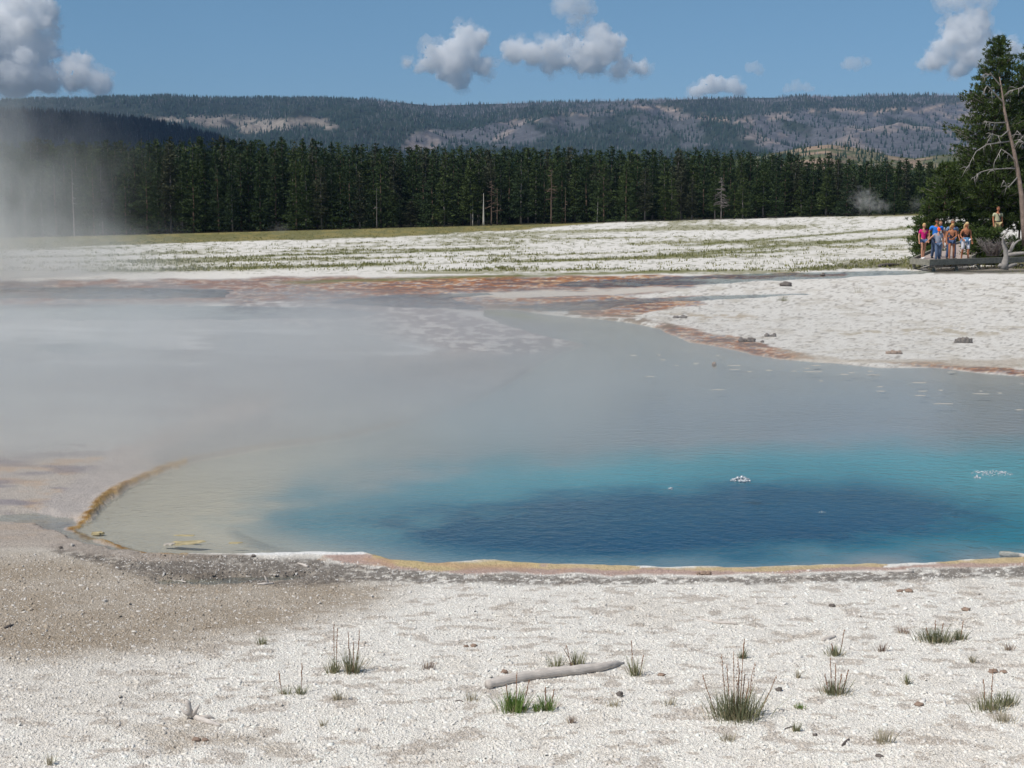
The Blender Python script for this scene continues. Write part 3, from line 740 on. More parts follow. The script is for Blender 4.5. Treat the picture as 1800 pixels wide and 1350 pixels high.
M_orangebark = simple('peeling_bark', S(112, 94, 82), 0.9, 0.2, 6)
dead_tree('dead_tree', 850, 392, 340, 220, 0.2, M_white, 'tall bare white trunk standing in front of the dark treeline', 0, seed=1)
dead_tree('dead_tree', 831, 392, 348, 221, 0.1, M_bark_pale, 'thin grey dead trunk just left of the bare white trunk', 0, seed=2)
dead_tree('dead_tree', 864, 392, 318, 221, 0.13, M_orangebark, 'orange brown dead tree with twigs beside the bare white trunk', 26, 1.6, 3, 0.3)
dead_tree('dead_tree', 874, 392, 330, 222, 0.1, M_orangebark, 'thin brown trunk right of the twiggy orange brown tree', 12, 0.8, 4, 0.4)
dead_tree('dead_tree', 969, 390, 300, 221, 0.15, M_orangebark, 'pinkish dead tree with a fan of bare twigs amid the treeline', 34, 1.9, 5, 0.45)
dead_tree('dead_tree', 994, 390, 330, 221, 0.09, M_orangebark, 'slender pale brown trunk next to the pinkish twiggy dead tree', 8, 0.7, 6, 0.3)
dead_tree('dead_tree', 1268, 384, 312, 221, 0.10, M_bark_grey, 'pale grey leafless tree standing out on the right part of the treeline', 70, 1.5, 7, 0.3)
dead_tree('dead_tree', 1050, 388, 345, 221, 0.08, M_bark_pale, 'short thin grey trunk leaning between two dark pines', 4, 0.5, 8, 0.4, 0.03)
dead_tree('dead_tree', 662, 398, 330, 220, 0.08, M_bark_grey, 'thin pale trunk far left of the bare white trunk', 6, 0.6, 9, 0.5)
dead_tree('dead_tree', 128, 400, 300, 218, 0.10, M_bark_pale, 'pale thin trunk glimpsed through the steam', 6, 0.8, 10, 0.5)

# ============================================================ the pines at the right
def twig_tree(name, px, pyb, pyt, Y, zb, R, label, seed, cat='pine tree', base=0.12, nwh=34, per=9, leaves=34, ls=0.2, shape_p=0.62, tones=((42, 58, 26), (86, 102, 48)), lean=(0, 0), r0=0.16, gap=0.1, droop=0.12, asym=None):
    X = AT(px, pyt + 40, Y).x; H = CAM_Z + (355 - pyt) / F_PX * Y - zb
    e = empty(name, (X, Y, zb)); r = np.random.RandomState(seed); q = random.Random(seed)
    Vs = []; Cs = []; limbs = MB()
    for k in range(nwh):
        t = (k + 0.8 * r.rand()) / nwh; zc = H * (base + (1 - base) * t)
        rad = R * ((1 - t) ** shape_p) * (0.75 + 0.4 * r.rand()) + 0.08 * R
        for b in range(max(4, int(per * (0.5 + 0.7 * (1 - t))))):
            if r.rand() < gap: continue
            a = r.rand() * 6.283; rb = rad * (0.6 + 0.5 * r.rand())
            if asym: rb *= 1 + asym * math.cos(a)
            o_ = np.array([lean[0] * zc, lean[1] * zc, zc]); dv = np.array([math.cos(a), math.sin(a), 0.30 * t - droop])
            if t < 0.85: limbs.tube([o_, o_ + dv * rb * 0.55, o_ + dv * rb + np.array([0, 0, 0.15 * rb])], [0.028, 0.018, 0.006], 4)
            nt_ = max(3, int(leaves * (0.2 + 0.8 * rb / R) / 3))
            s = 0.25 + 0.75 * r.rand(nt_) ** 0.7
            side = np.array([-math.sin(a), math.cos(a), 0])
            cc = o_ + dv * rb * s[:, None] + np.array([0, 0, 0.15 * rb]) * (s ** 2)[:, None] + side * (r.randn(nt_) * 0.22 * rb * s)[:, None] + r.randn(nt_, 3) * 0.06
            bt = r.rand()
            for c0 in cc:                      # a tuft: needles fanning round a shoot that turns up
                nn = 9
                d = (dv * 0.6 + np.array([0, 0, 0.55])) + r.randn(nn, 3) * 0.62
                Vs.append(leaf_tris(c0 + r.randn(nn, 3) * 0.05, d, ls * (0.7 + 0.6 * r.rand(nn)), ls * 0.32, r))
                mv = np.clip(bt * 0.6 + 0.5 * r.rand(nn), 0, 1)[:, None]
                Cs.append(np.array(S(*tones[0]))[None] * (1 - mv) + np.array(S(*tones[1]))[None] * mv)
    link('crown', tri_mesh('crown', np.concatenate(Vs), np.concatenate(Cs), M_needle), e)
    link('trunk', trunk_mesh('trunk', H, r0, M_bark, q, lean=lean, wob=0.01, n=9, top=0.97), e)
    limbs.build('limbs', M_bark_grey, e)
    tag(e, label, cat); return e
twig_tree('lodgepole_pine', 1753, 430, 76, 88.0, 0.3, 3.5, 'tall full pine whose pointed top reaches into the sky beside the boardwalk', 11, nwh=56, per=13, leaves=46, base=0.14, shape_p=0.78, droop=0.05)
twig_tree('lodgepole_pine', 1815, 430, 96, 90.0, 0.3, 3.0, 'second tall pine cut by the right edge of the picture', 12, nwh=46, per=12, leaves=50, base=0.14, shape_p=0.45, droop=0.05)
twig_tree('lodgepole_pine', 1880, 430, 150, 88, 0.3, 2.3, 'pine standing outside the right edge', 15, nwh=26, per=8, leaves=26, base=0.1, shape_p=0.6)
twig_tree('young_pine', 1662, 440, 288, 85, 0.0, 2.05, 'bushy young pine behind the group of walkers, lower than the tall pine', 13, base=0.05, nwh=30, per=10, leaves=40, shape_p=0.55, r0=0.1)
twig_tree('young_pine', 1632, 440, 356, 83.5, 0.0, 1.0, 'small low pine at the left foot of the bushy young pine', 14, base=0.03, nwh=15, per=9, leaves=26, shape_p=0.6, r0=0.06)
twig_tree('pine_shrub', 1733, 452, 404, 69.3, 0.02, 1.1, 'low green pine shrub right of the walkers beside the boardwalk', 16, 'shrub', base=0.02, nwh=12, per=10, leaves=30, shape_p=0.35, r0=0.05)
twig_tree('pine_shrub', 1712, 440, 372, 86, 0.2, 1.6, 'pine shrub under the tall pine behind the boardwalk', 17, 'shrub', base=0.03, nwh=16, per=10, leaves=30, shape_p=0.5, r0=0.05)
twig_tree('pine_shrub', 1795, 440, 300, 87, 0.3, 2.2, 'dense dark pine sapling filling the gap between the two tall pines', 18, 'shrub', base=0.22, nwh=22, per=10, leaves=36, shape_p=0.4, r0=0.07)

twig_tree('pine_shrub', 1800, 452, 424, 74.5, 0.0, 1.5, 'low shrub under the leaning bare trunk at the right edge', 19, 'shrub', base=0.02, nwh=9, per=10, leaves=26, shape_p=0.3, r0=0.05)
twig_tree('pine_shrub', 1640, 452, 437, 72.5, 0.0, 0.9, 'very low pine shrub at the left edge of the walkway behind the walkers', 20, 'shrub', base=0.02, nwh=8, per=9, leaves=22, shape_p=0.4, r0=0.04)
# leaning bare trunk in front of the tall pine, with its dead limbs
Yt = 69.2
e = empty('dead_pine', tuple(AT(1802, 412, Yt)))
base = Vector(e.location)
def rel(px, py, dy=0.0): return AT(px, py, Yt + dy) - base
b = MB(); b.tube([rel(1803, 432), rel(1800, 400), rel(1796, 345), rel(1789, 300), rel(1781, 260), rel(1772, 225), rel(1766, 195), rel(1762, 165), rel(1757, 135)], [0.16, 0.14, 0.115, 0.10, 0.085, 0.072, 0.06, 0.042, 0.02], 10, rng=rr, rough=0.1)
b.build('trunk', simple('flaking_bark', S(140, 122, 110), 0.95, 0.5, 3, bump=0.05, bscale=18), e)
limbs = [[(1787, 296, 0), (1770, 296, -.3), (1740, 298, -.5), (1722, 303, -.6), (1712, 312, -.6)], [(1776, 248, 0), (1762, 250, -.3), (1735, 254, -.5), (1716, 266, -.6), (1706, 284, -.7), (1700, 300, -.7)],
         [(1786, 285, 0), (1775, 272, -.3), (1760, 262, -.5), (1748, 285, -.6), (1745, 300, -.6)], [(1766, 168, 0), (1775, 160, -.3), (1792, 155, -.6), (1805, 150, -.8)],
         [(1770, 215, 0), (1750, 216, -.4), (1735, 214, -.6)], [(1758, 150, 0), (1742, 130, -.3), (1728, 132, -.5)], [(1764, 180, 0), (1745, 160, -.3), (1735, 150, -.5), (1728, 165, -.6)],
         [(1782, 262, 0), (1792, 245, -.4), (1800, 250, -.6)], [(1779, 245, 0), (1788, 230, -.3), (1797, 240, -.5)], [(1790, 310, 0), (1772, 330, -.4), (1765, 318, -.6)], [(1774, 228, 0), (1760, 240, -.4), (1744, 236, -.6)]]
for lm in limbs:
    q = MB(); pts = [rel(*p) for p in lm]
    q.tube(pts, [0.036 * (1 - 0.75 * i / (len(pts) - 1)) for i in range(len(pts))], 6)
    for _ in range(9):
        i = rr.randrange(1, len(pts)); p0 = pts[i] if i == len(pts) - 1 else pts[i].lerp(pts[i + 1], rr.random())
        d = Vector((rr.uniform(-.6, .3), rr.uniform(-.3, .3), rr.uniform(-.8, .3))); l = rr.uniform(0.3, 0.8)
        q.tube([p0, p0 + d * l * .5, p0 + d * l + Vector((0, 0, -.12))], [0.02, 0.014, 0.006], 4)
    q.build('dead_branch', M_limb, e)
tag(e, 'leaning bare pine trunk with curved dead limbs in front of the tall green pine', 'dead tree')

# ============================================================ boardwalk
M_deck = simple('boardwalk_planks', S(176, 160, 150), 0.85, 0.2, 5, bump=0.004, bscale=40)
M_beam = simple('weathered_beam', S(134, 130, 118), 0.9, 0.35, 7, bump=0.006, bscale=30)
bw = empty('boardwalk', (18, 63.2, 0))
B0 = Vector((18, 63.2, 0))
def quadprism(b, a, b_, c, d, th, mi=0):
    P = [Vector(p) - B0 for p in (a, b_, c, d)]; Q = [p - Vector((0, 0, th)) for p in P]
    b.add(P + Q, [(0, 1, 2, 3), (7, 6, 5, 4), (0, 4, 5, 1), (1, 5, 6, 2), (2, 6, 7, 3), (3, 7, 4, 0)], mi)
def deck(A, Bp, C_, D, n, z0, z1):
    """planks from edge A-D to edge B-C; A->B is one side, D->C the other"""
    b = MB()
    for i in range(n):
        t0, t1 = i / n + 0.004, (i + 0.93) / n
        p = [A.lerp(Bp, t0), A.lerp(Bp, t1), D.lerp(C_, t1), D.lerp(C_, t0)]
        zz = [z0 + (z1 - z0) * t0, z0 + (z1 - z0) * t1] * 2; zz = [zz[0], zz[1], zz[1], zz[0]]
        quadprism(b, *[(q.x, q.y, zv + rr.uniform(-.003, .003)) for q, zv in zip(p, zz)], 0.045)
    return b
V2 = lambda x, y: Vector((x, y, 0))
c0 = V2(18.35, 62.7); cR = V2(30.0, 69.4); w2 = V2(-0.9, 1.75)
segs = [(c0, cR, cR + V2(-0.6, 2.0), V2(19.9, 66.4), 60, .38, .38),
        (V2(19.9, 66.4), V2(21.7, 67.3), V2(25.0, 75.2), V2(22.8, 75.6), 8, .38, .38)]
deck(c0, cR, cR + V2(-0.9, 1.9), V2(18.05, 64.2), 66, .38, .38).build('deck', M_deck, bw, smooth=False)
b2_ = MB()
def strip(b, L0, L1, R0, R1, n, z0, z1):
    for i in range(n):
        t0, t1 = i / n, (i + 0.94) / n
        P = [L0.lerp(L1, t0), R0.lerp(R1, t0), R0.lerp(R1, t1), L0.lerp(L1, t1)]
        zs = [z0 + (z1 - z0) * t0, z0 + (z1 - z0) * t0, z0 + (z1 - z0) * t1, z0 + (z1 - z0) * t1]
        quadprism(b, *[(p.x, p.y, zv + 0.004) for p, zv in zip(P, zs)], 0.045)
strip(b2_, V2(18.15, 64.3), V2(22.7, 75.0), V2(21.2, 66.6), V2(24.6, 74.2), 74, .38, .62)
strip(b2_, V2(22.7, 75.0), V2(26.0, 80.2), V2(24.6, 74.2), V2(27.4, 78.3), 34, .62, .88)
strip(b2_, V2(26.0, 80.2), V2(36.0, 84.0), V2(27.4, 78.3), V2(36.6, 82.0), 60, .88, .95)
b2_.build('walkway', M_deck, bw, smooth=False)
# edge beams and posts
def beam(p0, p1, z0, z1, wd, ht, name='edge_beam'):
    b = MB(); a = V2(*p0); c = V2(*p1); d = (c - a).normalized(); n_ = V2(-d.y, d.x) * wd / 2
    P = [a - n_, c - n_, c + n_, a + n_]; zs = [z0, z1, z1, z0]
    quadprism(b, *[(p.x, p.y, zv) for p, zv in zip(P, zs)], ht); return b.build(name, M_beam, bw, smooth=False)
beam((18.27, 62.58), (30.1, 69.25), .50, .50, .14, .25, 'edge_beam')
beam((18.30, 62.66), (17.98, 64.26), .49, .49, .12, .25, 'edge_beam')
beam((17.98, 64.32), (22.55, 75.1), .47, .72, .10, .18, 'edge_beam')
beam((21.5, 66.9), (24.75, 74.1), .47, .72, .10, .18, 'edge_beam')
beam((22.6, 75.15), (25.95, 80.3), .72, .98, .10, .18, 'edge_beam')
beam((24.78, 74.15), (27.5, 78.2), .72, .98, .10, .18, 'edge_beam')
beam((27.5, 78.2), (36.6, 81.9), .98, 1.05, .10, .22, 'edge_beam')
for i in range(10):
    t = 0.02 + i * 0.105; p = V2(18.4, 62.8).lerp(V2(30.0, 69.4), t)
    b = MB(); b.box(p - B0 + Vector((0, 0.06, 0.02)), (0.13, 0.13, 0.30)); b.build('post', M_beam, bw, smooth=False)
for p, hh in (((18.1, 64.2), .3), ((19.4, 67.8), .35), ((21, 71.9), .45), ((22.7, 75.0), .55), ((24.3, 77.6), .65), ((26, 80), .8), ((27.5, 78.4), .8), ((31, 79.9), .85), ((35, 81.5), .9)):
    b = MB(); b.box(V2(*p) - B0 + Vector((0, 0, hh / 2 - .03)), (0.12, 0.12, hh)); b.build('post', M_beam, bw, smooth=False)
tag(bw, 'weathered grey boardwalk on short posts, turning beside the pines', 'boardwalk')

# bleached driftwood stump in front of the boardwalk
Ys = 62.4; e = empty('driftwood_stump', tuple(AT(1765, 473, Ys))); base = Vector(e.location)
def rel2(px, py, dy=0.0): return AT(px, py, Ys + dy) - base
b = MB()
b.tube([rel2(1764, 474), rel2(1766, 462), rel2(1769, 450), rel2(1767, 438), rel2(1763, 428), rel2(1763, 418), rel2(1768, 410), rel2(1772, 404)], [0.20, 0.14, 0.13, 0.09, 0.065, 0.05, 0.035, 0.015], 10, rng=rr, rough=0.15)
b.tube([rel2(1768, 446), rel2(1777, 440), rel2(1783, 429), rel2(1790, 423), rel2(1796, 421)], [0.09, 0.065, 0.05, 0.035, 0.015], 8, rng=rr, rough=0.12)
b.tube([rel2(1776, 441), rel2(1779, 432), rel2(1782, 425)], [0.07, 0.05, 0.02], 7)
b.tube([rel2(1770, 448), rel2(1785, 446), rel2(1800, 445), rel2(1815, 446)], [0.11, 0.09, 0.07, 0.05], 9, rng=rr, rough=0.15)
b.tube([rel2(1765, 470), rel2(1775, 468), rel2(1788, 464)], [0.14, 0.10, 0.04], 8, rng=rr, rough=0.2)
b.tube([rel2(1763, 470), rel2(1757, 466), rel2(1754, 468)], [0.12, 0.08, 0.03], 7, rng=rr, rough=0.2)
b.tube([rel2(1764, 420), rel2(1758, 417)], [0.04, 0.015], 6); b.tube([rel2(1768, 428), rel2(1772, 426)], [0.04, 0.015], 6)
b.build('wood', M_limb, e); tag(e, 'bleached forked driftwood stump standing against the boardwalk edge', 'driftwood')
# grey twiggy bush
e = empty('dead_bush', tuple(AT(1747, 450, 67.6))); b = MB(); q = random.Random(3)
for i in range(70):
    a = q.uniform(0, 6.28); l = q.uniform(0.5, 1.35); d = Vector((math.cos(a) * .6, math.sin(a) * .6, q.uniform(.5, 1))).normalized()
    p0 = Vector((q.uniform(-.3, .3), q.uniform(-.2, .2), 0)); m_ = p0 + d * l * .6; b.tube([p0, m_, m_ + (d + Vector((q.uniform(-.5, .5), 0, -.3))) * l * .4], [0.018, 0.012, 0.005], 4)
    for _ in range(4): b.tube([m_, m_ + Vector((q.uniform(-.3, .3), q.uniform(-.3, .3), q.uniform(-.1, .3)))], [0.01, 0.004], 3)
b.build('twigs', M_bark_grey, e); tag(e, 'dense grey leafless bush below the uniformed man', 'shrub')

# ============================================================ people
M_skin = simple('skin', S(198, 146, 118), 0.6, 0.06, 10); M_skin_tan = simple('tanned_skin', S(176, 116, 84), 0.6, 0.06, 10)
M_eye = simple('eye', S(40, 30, 28), 0.4, 0.0); M_lip = simple('lip', S(170, 90, 84), 0.5, 0.0); M_white_c = simple('white_cloth', S(232, 232, 232), 0.9, 0.05, 20)
def cloth(name, *c): return simple(name, S(*c), 0.92, 0.10, 22, bump=0.004, bscale=50)

def skinned(name, nodes, edges, root, m, parent, sub=1):
    """one continuous surface grown round a joint skeleton: nodes {key: (x, y, z, rx, ry)}"""
    keys = list(nodes); me = bpy.data.meshes.new(name)
    me.from_pydata([nodes[k][:3] for k in keys], [(keys.index(a), keys.index(b)) for a, b in edges], [])
    ms = m if isinstance(m, (list, tuple)) else [m]
    for mm_ in ms: me.materials.append(mm_)
    o = link(name, me, parent)
    md = o.modifiers.new('skin', 'SKIN'); md.use_smooth_shade = True
    for i, k in enumerate(keys):
        sv = me.skin_vertices[0].data[i]; sv.radius = nodes[k][3:5]; sv.use_root = (k == root)
    sb = o.modifiers.new('sub', 'SUBSURF'); sb.levels = sub; sb.render_levels = sub
    return o

def person(px, pyb, pyt, z0, label, rz=0.0, skin=None, top=None, top_col=None, sleeves=True, bottom='long', bot_col=None, hair=None, hair_col=(90, 70, 50), cap=None,
           step=0.16, armL=None, armR=None, lean=0.0, head_down=0.25, wide=1.0, shoes=(60, 56, 54), extra=None, female=False, glasses=False):
    """figure facing the camera; image left is -x"""
    base_ = G(px, pyb, z0); d = base_.y
    H = (pyb - pyt) / F_PX * d; k = H / 1.75
    e = empty('person', base_, rz); e.scale = (k, k, k)
    sk = skin or M_skin; W = wide
    sw = 0.165 if female else 0.185; hw = 0.095
    ly = -lean
    N_ = {'pelvis': (0, 0, .94, .135 * W, .105 * W), 'waist': (0, ly * .3, 1.10, (.115 if female else .13) * W, .09 * W), 'chest': (0, ly * .7, 1.30, .145 * W, .10 * W), 'neckb': (0, ly, 1.43, .075, .065), 'neck': (0, ly - .015, 1.50, .05, .052), 'skull': (0, ly - .03, 1.56, .055, .06)}
    E_ = [('pelvis', 'waist'), ('waist', 'chest'), ('chest', 'neckb'), ('neckb', 'neck'), ('neck', 'skull')]
    for sgn, nm, st in ((-1, 'L', step), (1, 'R', -step)):
        N_['hip' + nm] = (sgn * hw, 0, .90, .085 * W, .085 * W)
        N_['knee' + nm] = (sgn * hw * 1.05, -st * .55 - .03, .50, .056, .058)
        N_['calf' + nm] = (sgn * hw * 1.05, -st * .75 + .01, .33, .055, .056)
        N_['ankle' + nm] = (sgn * hw * 1.05, -st * 1.0 + .03, .09, .036, .038)
        N_['heel' + nm] = (sgn * hw * 1.1, -st * 1.0 + .02, .045, .036, .034)
        N_['toe' + nm] = (sgn * hw * 1.25, -st * 1.0 - .14, .035, .036, .022)
        E_ += [('pelvis', 'hip' + nm), ('hip' + nm, 'knee' + nm), ('knee' + nm, 'calf' + nm), ('calf' + nm, 'ankle' + nm), ('ankle' + nm, 'heel' + nm), ('heel' + nm, 'toe' + nm)]
        arm = (armL if sgn < 0 else armR) or ((sgn * .235, .01 + ly * .5, 1.13), (sgn * .255, -.06 - st * .3, .88))
        sh = Vector((sgn * sw * W, ly, 1.40)); el = Vector(arm[0]); wr = Vector(arm[1])
        N_['sh' + nm] = (*sh, .062, .062); N_['el' + nm] = (*el, .040, .042); N_['wr' + nm] = (*wr, .026, .028)
        fd = (wr - el).normalized(); pm = wr + fd * .06; N_['palm' + nm] = (*pm, .038, .022)
        E_ += [('chest', 'sh' + nm), ('sh' + nm, 'el' + nm), ('el' + nm, 'wr' + nm), ('wr' + nm, 'palm' + nm)]
        sv = fd.cross(Vector((0, 1, 0)));
        if sv.length < .1: sv = Vector((1, 0, 0))
        sv.normalize(); cu = fd.cross(sv)
        for f in range(4):
            r0 = pm + fd * .03 + sv * (f - 1.5) * .019; ln = (.058, .072, .068, .05)[f]
            p1 = r0 + fd * ln * .6 + cu * .006; p2 = p1 + fd * ln * .4 + cu * .02
            a_, b__ = f'f{nm}{f}a', f'f{nm}{f}b'
            N_[a_] = (*p1, .0095, .0095); N_[b__] = (*p2, .008, .008)
            N_[f'f{nm}{f}r'] = (*r0, .011, .011)
            E_ += [('palm' + nm, f'f{nm}{f}r'), (f'f{nm}{f}r', a_), (a_, b__)]
        th = pm - fd * .015 + sv * .04; N_['th' + nm] = (*th, .012, .012); N_['tt' + nm] = (*(th + sv * .018 + fd * .04), .010, .010)
        E_ += [('palm' + nm, 'th' + nm), ('th' + nm, 'tt' + nm)]
    body = skinned('body', N_, E_, 'pelvis', sk, e)
    # the head, with its face, as part of the figure
    hd = MB(); hc_ = Vector((0, ly - .045, 1.635)); R_h = Matrix.Rotation(head_down, 3, 'X')
    def hp(x, y, zz): return hc_ + R_h @ Vector((x, y, zz))
    def skull(p):
        f = 1.0 - 0.22 * max(0, -p.z) * (1 if p.y < 0.3 else 0.6)
        return Vector((p.x * f, p.y * (1 - 0.1 * max(0, -p.z)), p.z))
    hd.ball(hc_, (.078, .098, .115), 0, 16, 12, rot=R_h, fn=skull)
    hd.tube([hp(0, -.092, .015), hp(0, -.112, -.018), hp(0, -.098, -.030)], [.010, .015, .010], 6)
    for sx_ in (-1, 1):
        hd.ball(hp(sx_ * .031, -.087, .008), .0115, 1, 8, 6); hd.ball(hp(sx_ * .078, .0, -.005), (.012, .022, .032), 0, 8, 6, rot=R_h)
        hd.tube([hp(sx_ * .015, -.094, .03), hp(sx_ * .045, -.084, .03)], .005, 5, 3)
    hd.tube([hp(-.022, -.088, -.055), hp(0, -.094, -.054), hp(.022, -.088, -.055)], [.005, .008, .005], 6, 2)
    if glasses:
        for sx_ in (-1, 1): hd.ball(hp(sx_ * .032, -.094, .008), (.024, .008, .018), 1, 8, 6, rot=R_h)
    M_h = simple('hair', S(*hair_col), 0.7, 0.25, 60)
    hd.build('head', [sk, M_eye, M_lip, M_h], body)
    if hair and not cap or hair:
        hb = MB()
        def shell(p):
            # a cap of hair open over the face
            if p.y < -0.35 and p.z < 0.42: return Vector((p.x * .9, p.y * .80, p.z * .9))
            return p
        hb.ball(hc_ + R_h @ Vector((0, .012, .018)), (.088, .104, .112), 0, 16, 12, rot=R_h, fn=shell)
        if hair == 'long':
            for sx_ in (-1, -.4, .4, 1):
                hb.tube([hp(sx_ * .06, .04, .02), hp(sx_ * .085, .05, -.10), Vector((sx_ * .09, ly + .05, 1.42)), Vector((sx_ * .10, ly + .04, 1.30))], [.035, .04, .035, .012], 7)
        if hair == 'side':
            for sx_, yy_ in ((-1, -.02), (-.9, .03), (-1.1, .0)):
                hb.tube([hp(-.05, .0, .05), hp(-.085 + .01 * sx_, yy_, -.05), hp(-.10, yy_ - .05, -.16), hp(-.11, yy_ - .06, -.28)], [.035, .045, .04, .012], 7)
        hb.build('hair', M_h, e)
    if cap:
        cb = MB()
        def dome(p): return Vector((p.x, p.y, max(p.z, -0.05)))
        cb.ball(hc_ + R_h @ Vector((0, .0, .035)), (.092, .108, .10), 0, 16, 12, rot=R_h, fn=dome)
        v = []; 
        for kx_ in range(9):
            a = math.pi * kx_ / 8; v.append(hp(-.075 * math.cos(a), -.085 - .085 * math.sin(a), .035 - .02 * math.sin(a)))
        cb.add(v + [q + R_h @ Vector((0, 0, .008)) for q in v], [tuple(range(8, -1, -1)), tuple(range(9, 18))] + [(i, i + 1, i + 10, i + 9) for i in range(8)] + [(8, 0, 9, 17)])
        cb.build('cap', cloth('cap_cloth', *cap), e)
    g = lambda kx_, dr=.012, dz=0: (*N_[kx_][:2], N_[kx_][2] + dz, N_[kx_][3] + dr, N_[kx_][4] + dr)
    if top:
        T = {'a': g('pelvis', .022, -.07 if top != 'tank' else -.03), 'b': g('waist', .02 if not female else .012), 'c': g('chest', .012), 'n': (*N_['neckb'][:3], .085, .07)}
        Et = [('a', 'b'), ('b', 'c'), ('c', 'n')]
        for nm in 'LR':
            if top == 'tank':
                sh = N_['sh' + nm]; T['s' + nm] = (sh[0] * .62, sh[1], sh[2] + .015, .045, .045); Et.append(('c', 's' + nm))
            else:
                sh = Vector(N_['sh' + nm][:3]); el = Vector(N_['el' + nm][:3]); q = sh.lerp(el, .62)
                T['s' + nm] = (*sh, .076, .076); T['m' + nm] = (*q, .070, .068); Et += [('c', 's' + nm), ('s' + nm, 'm' + nm)]
        skinned('shirt', T, Et, 'a', cloth('shirt_cloth', *top_col), e)
    if bottom:
        B = {'p': g('pelvis', .016, .05)}; Eb = []
        for nm in 'LR':
            B['h' + nm] = g('hip' + nm, .02); Eb.append(('p', 'h' + nm)); h_ = Vector(N_['hip' + nm][:3]); kn_ = Vector(N_['knee' + nm][:3]); an = Vector(N_['ankle' + nm][:3])
            if bottom == 'long':
                B['k' + nm] = (*kn_, .078, .078); B['z' + nm] = (*(an + Vector((0, 0, -.02))), .066, .07); Eb += [('h' + nm, 'k' + nm), ('k' + nm, 'z' + nm)]
            elif bottom == 'capri':
                B['k' + nm] = (*(kn_ + Vector((0, 0, -.03))), .085, .085); Eb += [('h' + nm, 'k' + nm)]
            else:
                q = h_.lerp(kn_, .38); B['k' + nm] = (*q, .092, .092); Eb += [('h' + nm, 'k' + nm)]
        skinned({'long': 'trousers', 'capri': 'shorts', 'short': 'shorts'}[bottom], B, Eb, 'p', cloth('trouser_cloth', *bot_col), e)
    Msh = cloth('shoe_leather', *shoes)
    for nm in 'LR':
        an = Vector(N_['ankle' + nm][:3]); he = Vector(N_['heel' + nm][:3]); to = Vector(N_['toe' + nm][:3])
        b = MB(); b.tube([he + Vector((0, .045, .0)), he + Vector((0, 0, .01)), he.lerp(to, .5) + Vector((0, 0, .005)), to, to + Vector((0, -.04, -.008))], [.03, .047, .048, .045, .02], 8)
        b.build('shoe', Msh, e)
    if extra: extra(e, N_, k)
    tag(e, label, 'person'); return e

def bag(e, N_, k):
    b = MB(); b.ball((.36, -.20, .70), (.05, .06, .19), 0, 10, 8); b.tube([(.36, -.2, .86), (.34, -.16, .90)], .014, 6); bo = b.build('white_hat', M_white_c, e)
person(1622, 455.5, 393, .384, 'girl in a bright pink top and denim shorts at the left end of the walkers', 0.1, top='tee', top_col=(214, 40, 122), bottom='short', bot_col=(84, 104, 140), hair='short', hair_col=(196, 164, 110), female=True, step=.17, head_down=.35, shoes=(226, 224, 222), armR=((.24, .02, 1.14), (.20, -.12, .92)))
person(1651, 452.5, 389, .40, 'person mostly hidden behind the man in the blue shirt', 0.0, top='tee', top_col=(196, 188, 180), bottom='long', bot_col=(200, 196, 190), hair='short', hair_col=(130, 100, 72), head_down=.1)
person(1644, 454.8, 385, .384, 'large man in a bright blue polo shirt looking down behind the boy', 0.0, top='tee', top_col=(54, 132, 226), bottom='long', bot_col=(82, 98, 124), hair='short', hair_col=(52, 40, 34), head_down=.55, wide=1.22, skin=M_skin_tan, lean=.05, step=-.16, armL=((-.30, .03, 1.15), (-.31, -.10, .93)), armR=((.30, .03, 1.15), (.33, -.12, .90)), extra=bag)
person(1648, 459.6, 400.5, .384, 'boy in an orange cap and grey t-shirt pointing down with his arm', -0.1, top='tee', top_col=(150, 154, 168), bottom='long', bot_col=(92, 108, 134), hair=None, cap=(255, 92, 34), head_down=.5, step=.1, shoes=(120, 104, 90), armL=((-.36, -.05, 1.26), (-.56, -.12, 1.07)))
person(1671, 456.0, 386.5, .384, 'man in a grey blue t-shirt and jeans behind the blonde girl', 0.05, top='tee', top_col=(112, 136, 166), bottom='long', bot_col=(80, 98, 132), hair='short', hair_col=(120, 104, 88), head_down=.4, skin=M_skin_tan, wide=1.08, step=-.2, lean=.06, armR=((.28, .0, 1.14), (.30, -.14, .94)))
person(1672, 457.8, 393.5, .384, 'tanned girl with long blonde hair falling sideways, dark tank top and denim shorts', -0.25, top='tank', top_col=(46, 44, 52), bottom='short', bot_col=(72, 90, 124), hair='side', hair_col=(186, 146, 92), head_down=.6, female=True, skin=M_skin_tan, step=.12, lean=.05, armL=((-.25, -.02, 1.14), (-.24, -.08, .90)), armR=((.20, -.06, 1.16), (.04, -.20, 1.05)))
def jacket(e, N_, k):
    b = MB(); Mj = cloth('jacket_cloth', 106, 150, 190)
    pts = [(math.cos(a) * .165, math.sin(a) * .135, 1.0 + .01 * math.sin(3 * a)) for a in [i * 2 * math.pi / 14 for i in range(15)]]
    b.tube(pts, .04, 7); b.tube([(.0, -.15, 1.0), (-.03, -.17, .90), (-.05, -.15, .80)], [.03, .04, .02], 7); b.tube([(.01, -.15, 1.0), (.05, -.17, .88), (.09, -.14, .74)], [.03, .045, .02], 7)
    b.tube([(.15, .04, 1.0), (.20, .06, .86), (.20, .05, .66)], [.03, .06, .03], 8); b.tube([(-.15, .04, 1.0), (-.19, .06, .86), (-.17, .05, .70)], [.03, .05, .03], 8)
    b.build('jacket', Mj, e)
